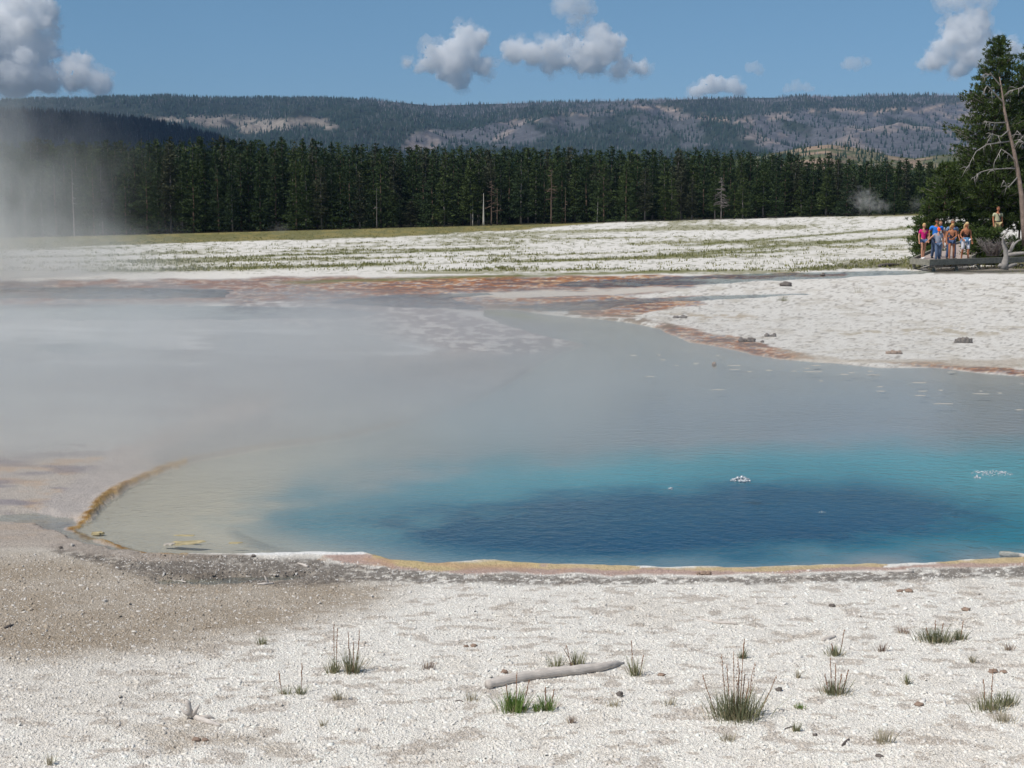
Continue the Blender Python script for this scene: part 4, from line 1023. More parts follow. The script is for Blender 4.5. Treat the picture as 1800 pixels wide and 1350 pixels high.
person(1696, 457.0, 391.0, .384, 'woman in dark brown tank top and white shorts, blue jacket tied round her waist', 0.1, top='tank', top_col=(54, 34, 34), bottom='capri', bot_col=(232, 230, 236), hair='long', hair_col=(206, 178, 130), head_down=.5, female=True, extra=jacket, wide=1.08, step=-.14, lean=.05, armL=((-.26, .02, 1.14), (-.20, -.14, .98)), skin=M_skin_tan, shoes=(150, 110, 80))
def gear(e, N_, k):
    b = MB(); b.tube([(math.cos(a) * .15, math.sin(a) * .115, 1.0) for a in [i * 2 * math.pi / 14 for i in range(15)]], .022, 6); b.build('belt', simple('belt_leather', S(40, 34, 30), .6), e)
    b = MB(); b.tube([(-.08, -.115, 1.42), (.02, -.14, 1.28), (.12, -.12, 1.1)], .014, 6); b.tube([(.09, -.11, 1.43), (.1, -.13, 1.3), (.12, -.12, 1.15)], .014, 6); b.build('strap', simple('strap_web', S(44, 44, 46), .8), e)
person(1752, 424.0, 364.0, .885, 'man in a khaki shirt and trousers with dark straps standing behind the grey bush', 0.1, top='tee', top_col=(186, 184, 150), bottom='long', bot_col=(176, 160, 118), hair='short', hair_col=(110, 70, 50), head_down=.1, skin=M_skin_tan, wide=1.1, extra=gear, glasses=True)

# ============================================================ grass tufts, wood and stones on the near crust
M_blade = simple('grass_blade', None, 0.7, 0.15, 8, attr=True, spec=0.2, trans=0.25)
M_stalk = simple('seed_stalk', S(150, 116, 92), 0.9, 0.2, 20)
def tuft(px, py, hpx, wpx, label, tone='olive', dens=1.0, stalks=(), seed=0, cat='grass tuft', grp=None):
    p = onG(px, py); D = p.y; r = np.random.RandomState(seed + int(px) * 7 + int(py)); q = random.Random(seed + int(px))
    h = hpx / F_PX * D * 1.03; wd_ = wpx / F_PX * D
    n = int(44 * dens * max(1, wpx / 26.0)); P = []; T = []; C_ = []
    c0_, c1_ = {'olive': ((124, 128, 94), (174, 170, 130)), 'green': ((88, 122, 52), (150, 172, 96)), 'dry': ((166, 156, 130), (200, 190, 164)), 'dark': ((106, 114, 84), (154, 152, 116)), 'pink': ((120, 96, 84), (168, 146, 130))}[tone]
    for i in range(n):
        bx = r.normal() * wd_ * 0.22; by = r.normal() * wd_ * 0.16; a = r.rand() * 6.28
        ht = h * (0.4 + 0.6 * r.rand()); lean_ = (0.06 + 0.5 * r.rand() ** 1.5) * ht; dx = bx / (wd_ * .3 + 1e-6) * 0.3 * ht + math.cos(a) * lean_; dy = math.sin(a) * lean_
        bw_ = 0.0012 + 0.0012 * r.rand(); sx_, sy_ = math.cos(a + 1.57) * bw_, math.sin(a + 1.57) * bw_
        if abs(sx_) < 0.0008: sx_ = 0.001
        b0 = len(P); mc = r.rand(); c_ = np.array(S(*c0_)) * (1 - mc) + np.array(S(*c1_)) * mc
        if r.rand() < .24:
            c_ = np.array(S(188, 172, 140)); ht *= .55; dx = dx * .6 + math.cos(a) * ht * 1.1 * r.rand(); dy = dy * .6 + math.sin(a) * ht * 1.1 * r.rand()
        for t, wf in ((0, 1), (.4, .9), (.75, .6)):
            X_ = bx + dx * t ** 1.5; Y_ = by + dy * t ** 1.5; Z_ = ht * t - .004
            P += [(X_ - sx_ * wf, Y_ - sy_ * wf, Z_), (X_ + sx_ * wf, Y_ + sy_ * wf, Z_)]; C_ += [c_ * (.8 + .3 * t)] * 2
        P.append((bx + dx, by + dy, ht * .98)); C_.append(c_)
        T += [(b0, b0 + 1, b0 + 3), (b0, b0 + 3, b0 + 2), (b0 + 2, b0 + 3, b0 + 5), (b0 + 2, b0 + 5, b0 + 4), (b0 + 4, b0 + 5, b0 + 6)]
    if stalks:
        e = empty('grass_tuft', p); link('blades', mesh_np('blades', P, tris=T, mats=[M_blade], cols=np.array(C_)), e)
        for (dx_, hh, ln_) in stalks:
            H = hh / F_PX * D; xo = dx_ / F_PX * D; b = MB(); x0 = xo * .55; y0 = q.uniform(-.02, .02)
            pts = [(x0, y0, 0), (x0 + (xo - x0) * .4, y0, H * .35), (x0 + (xo - x0) * .8 + ln_ * .01, y0, H * .75), (xo, y0, H)]
            b.tube(pts, [.0022, .0022, .002, .0015], 5)
            for kk in range(10):
                t = 0.45 + 0.055 * kk; zz = H * t; xx = x0 + (xo - x0) * min(1, t * 1.05)
                b.ball((xx + q.uniform(-.003, .003), y0 + q.uniform(-.003, .003), zz), (.0030, .0030, .007), 0, 5, 4)
            b.build('seed_stalk', M_stalk, e)
    else:
        e = link('grass_tuft', mesh_np('grass_tuft', P, tris=T, mats=[M_blade], cols=np.array(C_))); e.location = p
    tag(e, label, cat, grp); return e
tuft(1294, 1262, 62, 90, 'largest grass tuft, wide with many tall brown seed stalks', 'dark', 3.2, [(-28, 118, 0), (-8, 128, 0), (0, 116, 1), (10, 142, 0), (-18, 100, 0), (32, 106, -1), (-62, 82, 0), (72, 80, 0), (14, 86, 0), (4, 95, 0), (22, 70, 0)])
tuft(1468, 1221, 34, 46, 'grey green grass tuft with five reddish stalks right of the largest tuft', 'dark', 2.0, [(-10, 70, 0), (-2, 60, 0), (24, 46, 0), (10, 40, 0), (-20, 40, 0)])
tuft(1468, 1152, 22, 32, 'small round green tuft beside the grey flat board with one long stalk', 'olive', 2.2, [(16, 48, 0), (-8, 24, 0)])
tuft(1305, 1157, 20, 18, 'small grass tuft seen behind the seed stalks of the largest tuft', 'dark', 1.6, [(2, 38, 0)])
tuft(1645, 1128, 32, 62, 'wide low green tuft upper right on the crust with reddish tips', 'dark', 2.6, [(-2, 40, 0), (-20, 28, 0), (14, 34, 0)])
tuft(1684, 1125, 24, 26, 'small green tuft with one reddish stalk touching the wide low tuft', 'dark', 2.2, [(8, 36, 0)])
tuft(1590, 1114, 16, 24, 'faint pinkish grass tuft left of the wide low green tuft', 'pink', 0.9)
tuft(1549, 1145, 20, 16, 'thin dark twiggy tuft between the board and the wide low tuft', 'pink', 1.2)
tuft(1771, 1143, 18, 22, 'thin pinkish tuft by the right edge above the olive tufts', 'pink', 1.0)
tuft(1710, 1165, 18, 10, 'tiny pale tuft below the wide low green tuft', 'dry', 0.9)
tuft(1594, 1203, 24, 12, 'thin upright olive tuft alone right of the five stalk tuft', 'olive', 1.2)
tuft(1739, 1248, 36, 50, 'olive tuft with a tall stem near the right edge', 'olive', 2.0, [(-14, 60, 0), (4, 80, 0)])
tuft(1768, 1240, 32, 40, 'dark olive tuft nearest the right edge', 'dark', 2.2)
tuft(1764, 1269, 26, 42, 'dry straw coloured tuft in front of the two olive tufts at the right edge', 'dry', 1.0)
tuft(1405, 1246, 14, 18, 'tiny fresh green tuft between the two stalk tufts', 'green', 1.8)
tuft(1399, 1286, 24, 14, 'thin olive tuft with a crooked twig below the tiny green tuft', 'olive', 1.2)
tuft(1551, 1305, 34, 34, 'pale dry wispy tuft low on the right of the picture', 'dry', 1.6)
tuft(1177, 1240, 22, 26, 'sparse dry tuft left of the largest tuft', 'dry', 0.8)
tuft(1280, 1302, 20, 30, 'sparse straw tuft below the largest tuft', 'dry', 0.9)
tuft(1403, 1192, 18, 10, 'tiny thin dry tuft above the tiny fresh green tuft', 'dry', 0.9)
tuft(903, 1250, 46, 52, 'bright green grass tuft just below the log', 'green', 3.4, [(6, 78, 0), (28, 58, 0), (-14, 52, 0)])
tuft(945, 1250, 22, 16, 'little dark green tuft right beside the bright green tuft', 'green', 2.0)
tuft(962, 1249, 36, 26, 'upright green tuft second to the right of the bright green tuft', 'green', 2.0, [(-4, 46, 0), (12, 40, 0)])
tuft(978, 1173, 28, 28, 'sparse grey green tuft behind the middle of the log', 'olive', 1.2)
tuft(1015, 1170, 34, 34, 'arching olive tuft behind the log beside a dark stone', 'olive', 1.6, [(-20, 40, -2)])
tuft(1117, 1187, 38, 28, 'tuft with one tall brown seed head beyond the right end of the log', 'olive', 1.6, [(-8, 66, 0), (14, 38, 0)])
tuft(828, 1231, 22, 30, 'pale dry wisps below the left end of the log', 'dry', 0.8)
tuft(586, 1183, 34, 26, 'left one of two joined olive tufts with very tall thin stalks', 'olive', 1.8, [(2, 94, 0), (8, 84, 0)])
tuft(619, 1183, 50, 36, 'right one of two joined olive tufts, thick with tall stalks', 'dark', 2.4, [(-6, 78, 0), (14, 80, 0), (4, 60, 0)])
tuft(753, 1176, 20, 28, 'sparse dry tuft midway between the tall stalk pair and the log', 'pink', 0.9)
tuft(597, 1230, 24, 22, 'thin dry wisps below the tall stalk pair', 'dry', 0.8)
tuft(460, 1133, 18, 20, 'small green tuft alone on the grey gravel', 'olive', 1.3)
tuft(503, 1220, 18, 26, 'low olive tuft with a long dry stalk left of the tall stalk pair', 'olive', 1.2, [(-12, 46, 0)])
tuft(527, 1220, 22, 20, 'olive tuft with a hooked seed head left of the tall stalk pair', 'olive', 1.2, [(4, 58, 0)])
tuft(590, 1231, 14, 14, 'tiny tuft close under the tall stalk pair', 'dry', 0.7)
tuft(567, 1277, 22, 10, 'single thin tuft low in the middle left', 'dry', 0.6)
tuft(87, 1345, 26, 20, 'sparse tuft at the lower left corner', 'dry', 0.8)
tuft(1004, 1271, 18, 12, 'tiny thin tuft below the upright green tuft', 'pink', 0.9)
tuft(1079, 1242, 22, 28, 'faint dry tuft beside a small dark stone right of the green tufts', 'dry', 0.8)
tuft(1510, 515, 15, 22, 'pale straw tuft alone on the white ground below the boardwalk', 'dry', 1.6)
tuft(1377, 529, 10, 22, 'dark green mound of grass on the white ground', 'dark', 4.0)
tuft(1325, 455, 8, 50, 'dark grass clump at the far side of the upper runoff', 'dark', 3.0)

M_rockd = simple('dark_rock', S(112, 104, 98), 0.95, 0.4, 20, bump=0.01, bscale=40)
M_rockl = simple('pale_rock', S(190, 184, 176), 0.95, 0.25, 20, bump=0.006, bscale=60)
M_rockb = simple('brown_rock', S(150, 128, 112), 0.95, 0.3, 20, bump=0.006, bscale=60)
def stone(px, py, wpx, hpx, label, m=M_rockd, seed=0, lumps=1, name='stone', parent_z=None, grp=None, zz=None):
    p = onG(px, py) if zz is None else G(px, py, zz); D = p.y; q = random.Random(seed + int(px * 3 + py)); b = MB()
    W = wpx / F_PX * D; H = hpx / F_PX * D
    for i in range(lumps):
        ph = [q.uniform(0, 6.28) for _ in range(6)]
        def fn(v):
            kk = 1 + .22 * math.sin(4.1 * v.x + ph[0]) * math.sin(3.7 * v.y + ph[1]) + .16 * math.sin(6 * v.z + ph[2] + 3 * v.x) + .1 * math.sin(9 * v.y + ph[3] + 5 * v.x)
            return Vector((v.x * kk, v.y * kk, v.z * kk))
        cx = 0 if lumps == 1 else (i / (lumps - 1) - .5) * W * .7
        s_ = q.uniform(.6, 1.1) if lumps > 1 else 1
        wz = W / 2 if lumps == 1 else W / lumps * .75
        b.ball((cx, q.uniform(-.2, .2) * wz, H * .30 * s_), (wz * s_, max(wz * .8, .004) * s_, H * .62 * s_), 0, 14, 10, fn=fn)
    o = b.build(name, m, None, p); tag(o, label, 'stone', grp); return o
stone(1380, 503, 20, 8, 'dark tent shaped rock alone on the white ground')
stone(1195, 559, 18, 5, 'low grey rock pair near the orange shoreline', lumps=2, m=M_rockd)
stone(1313, 601, 28, 8, 'dark lumpy rock left of two above the orange shore', lumps=4)
stone(1354, 592, 18, 7, 'dark two lump rock behind and right of the lumpy one', lumps=3)
stone(1340, 602, 6, 4, 'tiny dark stone between the two lumpy rocks', seed=4)
stone(1693, 603, 36, 11, 'largest dark lumpy rock on the white ground at the right', lumps=5)
stone(1571, 622, 26, 7, 'flat brownish lump of crust near the water', m=M_rockb, lumps=3)
stone(1446, 485, 10, 5, 'small dark rock in the far runoff stream', seed=3)
stone(1255, 642, 8, 6, 'small pointed rock standing out of the calm water', m=M_rockb, seed=8, zz=WATER_Z)
stone(1463, 1066, 11, 5, 'small dark stone near the water belt right of centre', seed=1)
stone(1697, 1073, 16, 6, 'reddish brown flat stone at the upper right of the crust', m=M_rockb)
stone(887, 1184, 12, 8, 'brown rounded stone just behind the left part of the log', m=M_rockb, seed=2)
stone(1006, 1170, 11, 8, 'dark pointed stone behind the log beside the arching tuft', seed=3)
stone(1089, 1224, 12, 10, 'dark triangular stone right of the green tufts', seed=4)
stone(1369, 1214, 12, 7, 'dark grey stone at the foot of a single stalk', seed=5)
stone(1432, 1293, 9, 5, 'tiny black stone low right of the largest tuft', seed=6)
stone(1615, 1239, 16, 6, 'brown flat stone right of the tall stemmed tuft', m=M_rockb, seed=6)
stone(1545, 1330, 14, 5, 'small grey stone at the bottom edge right', seed=7)
stone(826, 1137, 20, 7, 'low brown clod above the left half of the log', m=M_rockb, seed=8, lumps=2)
stone(1162, 1187, 14, 4, 'brown flat clod between log and largest tuft', m=M_rockb, seed=9)
stone(1755, 1182, 24, 6, 'brown clod among the tufts at the right edge', m=M_rockb, seed=10, lumps=2)
stone(919, 1247, 9, 6, 'dark stone nestled at the foot of the bright green tuft', seed=11)
stone(353, 1302, 22, 8, 'olive brown clod below the forked driftwood', m=M_rockb, seed=12, lumps=2)
stone(107, 964, 7, 5, 'small dark stone on the grey flat left of the pool', seed=13)
stone(127, 960, 7, 5, 'small white stone on the grey flat left of the pool', m=M_rockl, seed=14)
stone(184, 1058, 9, 5, 'white pebble alone on the brown gravel', m=M_rockl, seed=15)
stone(1236, 1010, 26, 7, 'rusty brown lump on the dark shoreline belt', m=M_rockb, seed=16, lumps=3)
stone(446, 978, 9, 4, 'small dark stone at the white edge of the pool', seed=17)
stone(1590, 1050 - 10, 22, 5, 'grey brown clod just below the dark belt on the right', m=M_rockb, seed=18, lumps=2)

M_drift = simple('driftwood_grain', S(196, 188, 180), 0.92, 0.22, 9, bump=0.006, bscale=55)
# grain runs along the log
def wood_mat(name, col, sx=6):
    m, t, out = mat(name); p = N(t, 'ShaderNodeBsdfPrincipled'); p.inputs['Roughness'].default_value = .92; p.inputs['Specular IOR Level'].default_value = .15
    tc = N(t, 'ShaderNodeTexCoord'); mp = N(t, 'ShaderNodeMapping'); mp.inputs['Scale'].default_value = (3, 90, 90); L(t, tc.outputs['Object'], mp.inputs[0])
    n = noise_(t, mp.outputs[0], 1.6, 6, .7); n2_ = noise_(t, tc.outputs['Object'], 14, 3)
    k = math_(t, 'MULTIPLY', mapr(t, n, .3, .7, .74, 1.1), mapr(t, n2_, .3, .7, .85, 1.1)); g = N(t, 'ShaderNodeCombineColor')
    for i in range(3): L(t, k, g.inputs[i])
    L(t, mixc(t, 1.0, col, g.outputs[0], 'MULTIPLY'), p.inputs['Base Color'])
    b = N(t, 'ShaderNodeBump'); b.inputs['Distance'].default_value = .006; L(t, n, b.inputs['Height']); L(t, b.outputs[0], p.inputs['Normal']); L(t, p.outputs[0], out.inputs[0]); return m
M_log = wood_mat('log_grain', S(214, 204, 194)); M_logd = wood_mat('dark_wood_grain', S(112, 104, 100))
def log(name, pts, rads, label, cat='driftwood', m=None, n=12, spurs=(), rough=.07, seed=1, lift=.75):
    P = [onG(*p) for p in pts]; b0 = P[0]; q = random.Random(seed)
    R = [r / F_PX * P[i].y for i, r in enumerate(rads)]
    d = (P[-1] - P[0]).normalized(); ang = math.atan2(d.y, d.x); Rm = Matrix.Rotation(-ang, 3, 'Z')
    e = b = MB(); L_ = [Rm @ (p - b0) + Vector((0, 0, R[i] * lift)) for i, p in enumerate(P)]
    fine = []; fr_ = []
    for i in range(len(L_) - 1):
        for k in range(5):
            t = k / 5; fine.append(L_[i].lerp(L_[i + 1], t) + Vector((0, q.uniform(-.1, .1) * R[i], q.uniform(-.1, .1) * R[i]))); fr_.append((R[i] * (1 - t) + R[i + 1] * t) * q.uniform(.92, 1.08))
    fine.append(L_[-1]); fr_.append(R[-1])
    b.tube(fine, fr_, n, rng=q, rough=rough)
    for sp in spurs:
        SP = [AT(x, y, b0.y + (P[-1].y - b0.y) * .5 + dy) for x, y, dy in sp[0]]; b.tube([Rm @ (p - b0) for p in SP], [r / F_PX * b0.y for r in sp[1]], 8, rng=q, rough=rough)
    o = b.build(name, m or M_log, None, b0); o.rotation_euler = (0, 0, ang); tag(o, label, cat); return o
log('log', [(856, 1210), (880, 1204), (930, 1194), (975, 1189), (1020, 1184), (1060, 1178), (1080, 1172), (1097, 1166)], [8.5, 9.5, 9.5, 9.5, 9.5, 8, 6.5, 1.5], 'weathered grey log lying on the white crust, splintered at its right end', 'log')
log('driftwood', [(333, 1252), (340, 1262), (352, 1268), (368, 1273), (388, 1277)], [4.5, 6, 5.5, 5, 2.5], 'pale forked driftwood piece with an upright knob on the crust at lower left', spurs=[([(336, 1258, 0), (333, 1246, 0), (330, 1236, 0), (328, 1230, 0)], [5.5, 4.5, 5.5, 3]), ([(340, 1258, 0), (345, 1247, 0), (351, 1239, 0)], [5, 3.5, 1.2]), ([(334, 1256, 0), (324, 1252, 0), (317, 1245, 0)], [5, 3, 1]), ([(350, 1262, 0), (366, 1260, .02), (378, 1264, .02)], [5, 4, 2])], seed=4)
log('stick', [(1227, 1088), (1245, 1092), (1262, 1096), (1282, 1097), (1296, 1098)], [1.2, 1.8, 2.6, 2.8, 2.4], 'thin grey stick lying above the largest tuft', 'stick', n=8)
log('stick', [(524, 991), (533, 994), (541, 998)], [1.5, 2.2, 2.5], 'small white stick on the dark belt left of centre', 'stick', n=8)
log('stick', [(304, 1021), (316, 1022), (327, 1024)], [1, 1.5, 1.2], 'small pale stick on the shallow wet patch', 'stick', n=8)
log('stick', [(1560, 1006), (1580, 1007), (1605, 1006)], [2.2, 2.8, 2.4], 'white stick lying on the shore at the right', 'stick', n=8)
log('stick', [(8, 1105), (15, 1103), (24, 1098)], [2, 3, 1], 'dark stick at the left edge on the brown gravel', 'stick', M_logd, n=8)
log('driftwood', [(1760, 977), (1768, 978), (1780, 979), (1800, 981), (1830, 984)], [5, 5.5, 5, 4.5, 4], 'short weathered log end at the pool rim by the right edge', 'log', seed=6)
log('stick', [(453, 1028), (465, 1028), (481, 1026)], [1.6, 2.6, 1.4], 'white three pronged stick with an upright spike on the grey gravel', 'stick', n=8, spurs=[([(472, 1026, 0), (468, 1019, 0), (465, 1012, 0)], [2.6, 2.0, .8])])
log('stick', [(1446, 1127), (1456, 1124), (1467, 1120)], [3.2, 4.2, 3], 'short grey split board beside the small round tuft', 'stick', M_log, n=6, lift=.5)
log('stick', [(1380, 1282), (1388, 1279), (1396, 1278)], [1.2, 1.6, 1.2], 'crooked dark twig beside the thin olive tuft low right', 'stick', M_logd, n=6)
log('stick', [(800, 1233), (808, 1232), (814, 1234)], [1, 1.4, 1], 'short dark twig left of the dry wisps', 'stick', M_logd, n=6)
log('stick', [(1480, 1312), (1487, 1306), (1492, 1301)], [2, 3, 2], 'short grey brown chip of wood low at the right', 'stick', M_logd, n=6)
log('driftwood', [(1545, 470), (1560, 469), (1580, 467)], [3, 4, 2], 'dark log lying in the grass left of the boardwalk', 'log', M_logd, n=8)

# ---- loose fragments of sinter lying on the near ground
def chips():
    r = np.random.RandomState(9); n = 310000
    py = 975 + (1372 - 975) * r.rand(n) ** 1.0; px = -420 + 2640 * r.rand(n)
    d = np.array([[(a - 900) / F_PX, 1, -(b - 675) / F_PX] for a, b in zip(px, py)])
    c, s_ = math.cos(PITCH), math.sin(PITCH)
    wy = d[:, 1] * c + d[:, 2] * s_; wz = -d[:, 1] * s_ + d[:, 2] * c; t = -CAM_Z / wz; x = d[:, 0] * t; y = wy * t
    col, gz_ = ground_col(x, y)
    belt = (np.interp(px, [0, 150, 300, 600, 800, 1250, 1800], [950, 955, 978, 984, 1005, 1009, 992]) < py)
    keep = (dpool_at(x, y) < -14) & belt; x, y, col, gz_ = x[keep], y[keep], col[keep], gz_[keep]; n = len(x)
    s = 0.0026 + 0.0056 * r.rand(n) ** 2.4 + 0.012 * r.rand(n) ** 26; a = r.rand(n) * 6.28; el = 0.6 + 0.8 * r.rand(n); th = s * (0.25 + 0.35 * r.rand(n))
    tx = r.randn(n) * .28; ty = r.randn(n) * .28
    V_ = np.zeros((n, 8, 3)); 
    for k in range(4):
        an = a + k * math.pi / 2 + r.randn(n) * .3; rr_ = s * (0.7 + .6 * r.rand(n)); ox = np.cos(an) * rr_ * el; oy = np.sin(an) * rr_ / el
        V_[:, k] = np.stack([x + ox, y + oy, gz_ - th * .3 + ox * tx + oy * ty], 1)
        V_[:, 4 + k] = np.stack([x + ox * .85, y + oy * .85, gz_ + th + ox * tx + oy * ty], 1)
    f = np.array([[4, 5, 6, 7], [0, 1, 5, 4], [1, 2, 6, 5], [2, 3, 7, 6], [3, 0, 4, 7]])[None] + (np.arange(n) * 8)[:, None, None]
    zw = (np.clip((0.24 - col[:, 0]) / .12, 0, 1))[:, None]; col = col * (1 - zw * .45) + zw * .45 * np.where(r.rand(n, 1) < .4, .62, .06)
    cc = col * (0.86 + 0.34 * r.rand(n))[:, None]; white = r.rand(n) < .25; cc[white] = cc[white] * .4 + np.array(S(228, 224, 218)) * .6
    cc = np.clip(cc, 0, .8)
    return mesh_np('gravel', V_.reshape(-1, 3), quads=f.reshape(-1, 4), mats=[simple('sinter_chip', None, 0.9, 0.05, 30, attr=True, spec=.15)], cols=np.repeat(cc, 8, 0))
def dpool_at(x, y):
    r_ = np.clip(np.searchsorted(Yr, y), 0, len(Yr) - 1); c_ = np.clip(np.searchsorted(U, x / np.maximum(y, 6.2)), 0, len(U) - 1)
    return dpool.reshape(R_, K_)[r_, c_]
o = link('gravel', chips()); tag(o, 'loose chips of white and grey sinter strewn over the near crust', 'gravel', kind='stuff')

# ---- short grass dotted over the far field and along the meadow
def field_grass():
    r = np.random.RandomState(21); n = 60000
    py = 376 + 110 * r.rand(n); px = -100 + 1900 * r.rand(n)
    c, s_ = math.cos(PITCH), math.sin(PITCH); dx = (px - 900) / F_PX; dz = -(py - 675) / F_PX
    wy = c + dz * s_; wz = -s_ + dz * c
    t = -CAM_Z / np.minimum(wz, -1e-4); y = wy * t; x = dx * t
    for _ in range(6):
        zt = far_z(x, y); t = (zt - CAM_Z) / np.minimum(wz, -1e-4); y = np.clip(wy * t, 10, 400); x = dx * y / wy
    col, gz_ = ground_col(x, y)
    g = col[:, 0] < 0.42; green = (col[:, 1] > col[:, 2] * 1.25)
    keep = (green & (r.rand(n) < .38)) | (r.rand(n) < 0.04); keep &= (y > 62) & (y < 300) & (level_at(x, y) > -.02)
    x, y, gz_ = x[keep], y[keep], gz_[keep]; n = len(x)
    hgt = 0.08 + 0.12 * r.rand(n); nb = 4
    cen = np.repeat(np.stack([x, y, gz_ - .02], 1), nb, 0) + r.randn(n * nb, 3) * np.array([.10, .10, 0]); d = r.randn(n * nb, 3) * .35; d[:, 2] = 1
    tv = leaf_tris(cen, d, np.repeat(hgt, nb), 0.06, r); mv = r.rand(n * nb)[:, None]
    tc = np.array(S(108, 114, 68))[None] * (1 - mv) + np.array(S(156, 150, 100))[None] * mv
    return tri_mesh('grass', tv, tc, M_blade)
def level_at(x, y):
    r_ = np.clip(np.searchsorted(Yr, y), 0, len(Yr) - 1); c_ = np.clip(np.searchsorted(U, x / np.maximum(y, 6.2)), 0, len(U) - 1)
    return level.reshape(R_, K_)[r_, c_]
o = link('grass', field_grass()); tag(o, 'short olive grass dotting the far white field and meadow', 'grass', kind='stuff')

# ---- flakes of crust standing just out of the water
M_flake = simple('wet_crust', S(180, 172, 160), 0.8, 0.2, 8); M_ochre = simple('ochre_crust', S(170, 156, 120), 0.85, 0.5, 12, bump=0.01, bscale=30)
def slab(px, py, wpx, hpx, label, m, grp=None, seed=0, th=0.02, name='crust_flake', cat='crust flake', ang=0.0):
    p = G(px, py, WATER_Z + .001); q = random.Random(int(px + py) + seed); W = wpx / F_PX * p.y / 2; Dp = hpx / F_PX * p.y * (p.y / 3.0) / 2 * .8
    n = 16; ring = []
    for i in range(n):
        a = 2 * math.pi * i / n; k = q.uniform(.65, 1.15); ring.append((math.cos(a) * W * k, math.sin(a) * Dp * k))
    b = MB(); vs = [(x, y, -.002) for x, y in ring] + [(x * .93, y * .9, th * q.uniform(.5, 1)) for x, y in ring] + [(0, 0, th)]
    fs = [(i, (i + 1) % n, n + (i + 1) % n, n + i) for i in range(n)] + [(n + i, n + (i + 1) % n, 2 * n) for i in range(n)]
    b.add(vs, fs); o = b.build(name, m, None, p, smooth=False); o.rotation_euler = (0, 0, ang); tag(o, label, cat, grp); return o
for (x, y, w_) in ((35, 475, 50), (150, 473, 22), (415, 475, 30), (490, 520, 90), (490, 538, 74), (860, 520, 60), (820, 533, 36), (845, 548, 110), (760, 546, 30), (560, 547, 40), (985, 560, 60), (1120, 563, 90), (1105, 546, 40), (650, 542, 50), (1150, 616, 40), (1152, 636, 60), (1327, 598, 96), (1342, 636, 60), (1330, 656, 70), (1425, 632, 26), (1605, 648, 92), (1605, 636, 20), (1690, 645, 30), (1435, 693, 140), (1790, 603, 20), (1782, 720, 50), (1470, 550, 50), (1530, 540, 24), (1020, 553, 40), (230, 520, 30), (320, 512, 40), (170, 495, 40), (885, 590, 30), (420, 630, 90), (110, 570, 60)):
    slab(1100 + x / 2.571, 440 + y / 2.571, w_ / 3.3, 1.4, 'thin pale crust flake breaking the calm grey water of the upper pool', M_flake, 'crust flakes in the upper pool', th=.003)
slab(327, 941, 46, 4, 'narrow ochre crust ledge behind the larger one in the shallow end', M_ochre, th=.002, name='crust_ledge', cat='crust ledge')
slab(325, 954, 76, 11, 'largest ochre crust ledge with white rim in the shallow end', M_ochre, th=.004, name='crust_ledge', cat='crust ledge', ang=.35)
slab(414, 954, 32, 4, 'small ochre crust ledge right of the larger ones', M_ochre, th=.002, name='crust_ledge', cat='crust ledge')
slab(298, 957, 26, 5, 'white crust edge in front of the largest ochre ledge', M_flake, th=.01, name='crust_ledge', cat='crust ledge')
slab(172, 938, 26, 5, 'ochre crust knob at the left tip of the pool rim', M_ochre, th=.02, name='crust_ledge', cat='crust ledge')

# ---- boiling water: domes of bubbles
def bubble_mat():
    m, t, out = mat('bubble_film'); fr = N(t, 'ShaderNodeFresnel'); fr.inputs['IOR'].default_value = 1.45
    gl = N(t, 'ShaderNodeBsdfGlossy'); gl.inputs['Roughness'].default_value = .12; tr = N(t, 'ShaderNodeBsdfTransparent'); tr.inputs[0].default_value = (.95, 1, 1, 1)
    df = N(t, 'ShaderNodeBsdfDiffuse'); df.inputs[0].default_value = (.8, .85, .88, 1)
    m0 = N(t, 'ShaderNodeMixShader'); m0.inputs[0].default_value = .55; L(t, tr.outputs[0], m0.inputs[1]); L(t, df.outputs[0], m0.inputs[2])
    mx = N(t, 'ShaderNodeMixShader'); L(t, fr.outputs[0], mx.inputs[0]); L(t, m0.outputs[0], mx.inputs[1]); L(t, gl.outputs[0], mx.inputs[2]); L(t, mx.outputs[0], out.inputs[0]); return m
M_bub = bubble_mat()
def bubbles(px, py, wpx, hpx, n, label, seed):
    p = G(px, py, WATER_Z); q = random.Random(seed); b = MB(); W = wpx / F_PX * p.y; H = hpx / F_PX * p.y
    for i in range(n):
        a = q.uniform(0, 6.28); rr_ = q.random() ** .6 * W / 2; s_ = q.uniform(.07, .22) * H * (1.3 - rr_ / W)
        b.ball((math.cos(a) * rr_, math.sin(a) * rr_ * .7, s_ * .2 + max(0, (H * .5) * (1 - 2 * rr_ / W)) * q.random()), s_, 0, 10, 7)
    o = b.build('bubble_dome', M_bub, None, p); tag(o, label, 'bubbles'); return o
bubbles(1302, 845, 36, 14, 90, 'dome of bubbles boiling up above the dark vent', 1)
bubbles(1745, 832, 76, 7, 120, 'wide patch of bubbles at the right side of the blue water', 2)
bubbles(1718, 840, 14, 8, 24, 'small bubble cluster left of the wide bubble patch', 3)
bubbles(1178, 860, 12, 8, 8, 'few faint bubbles left of the boiling dome', 4)
bubbles(1444, 901, 16, 5, 8, 'faint greenish bubbles over the middle of the dark vent', 5)

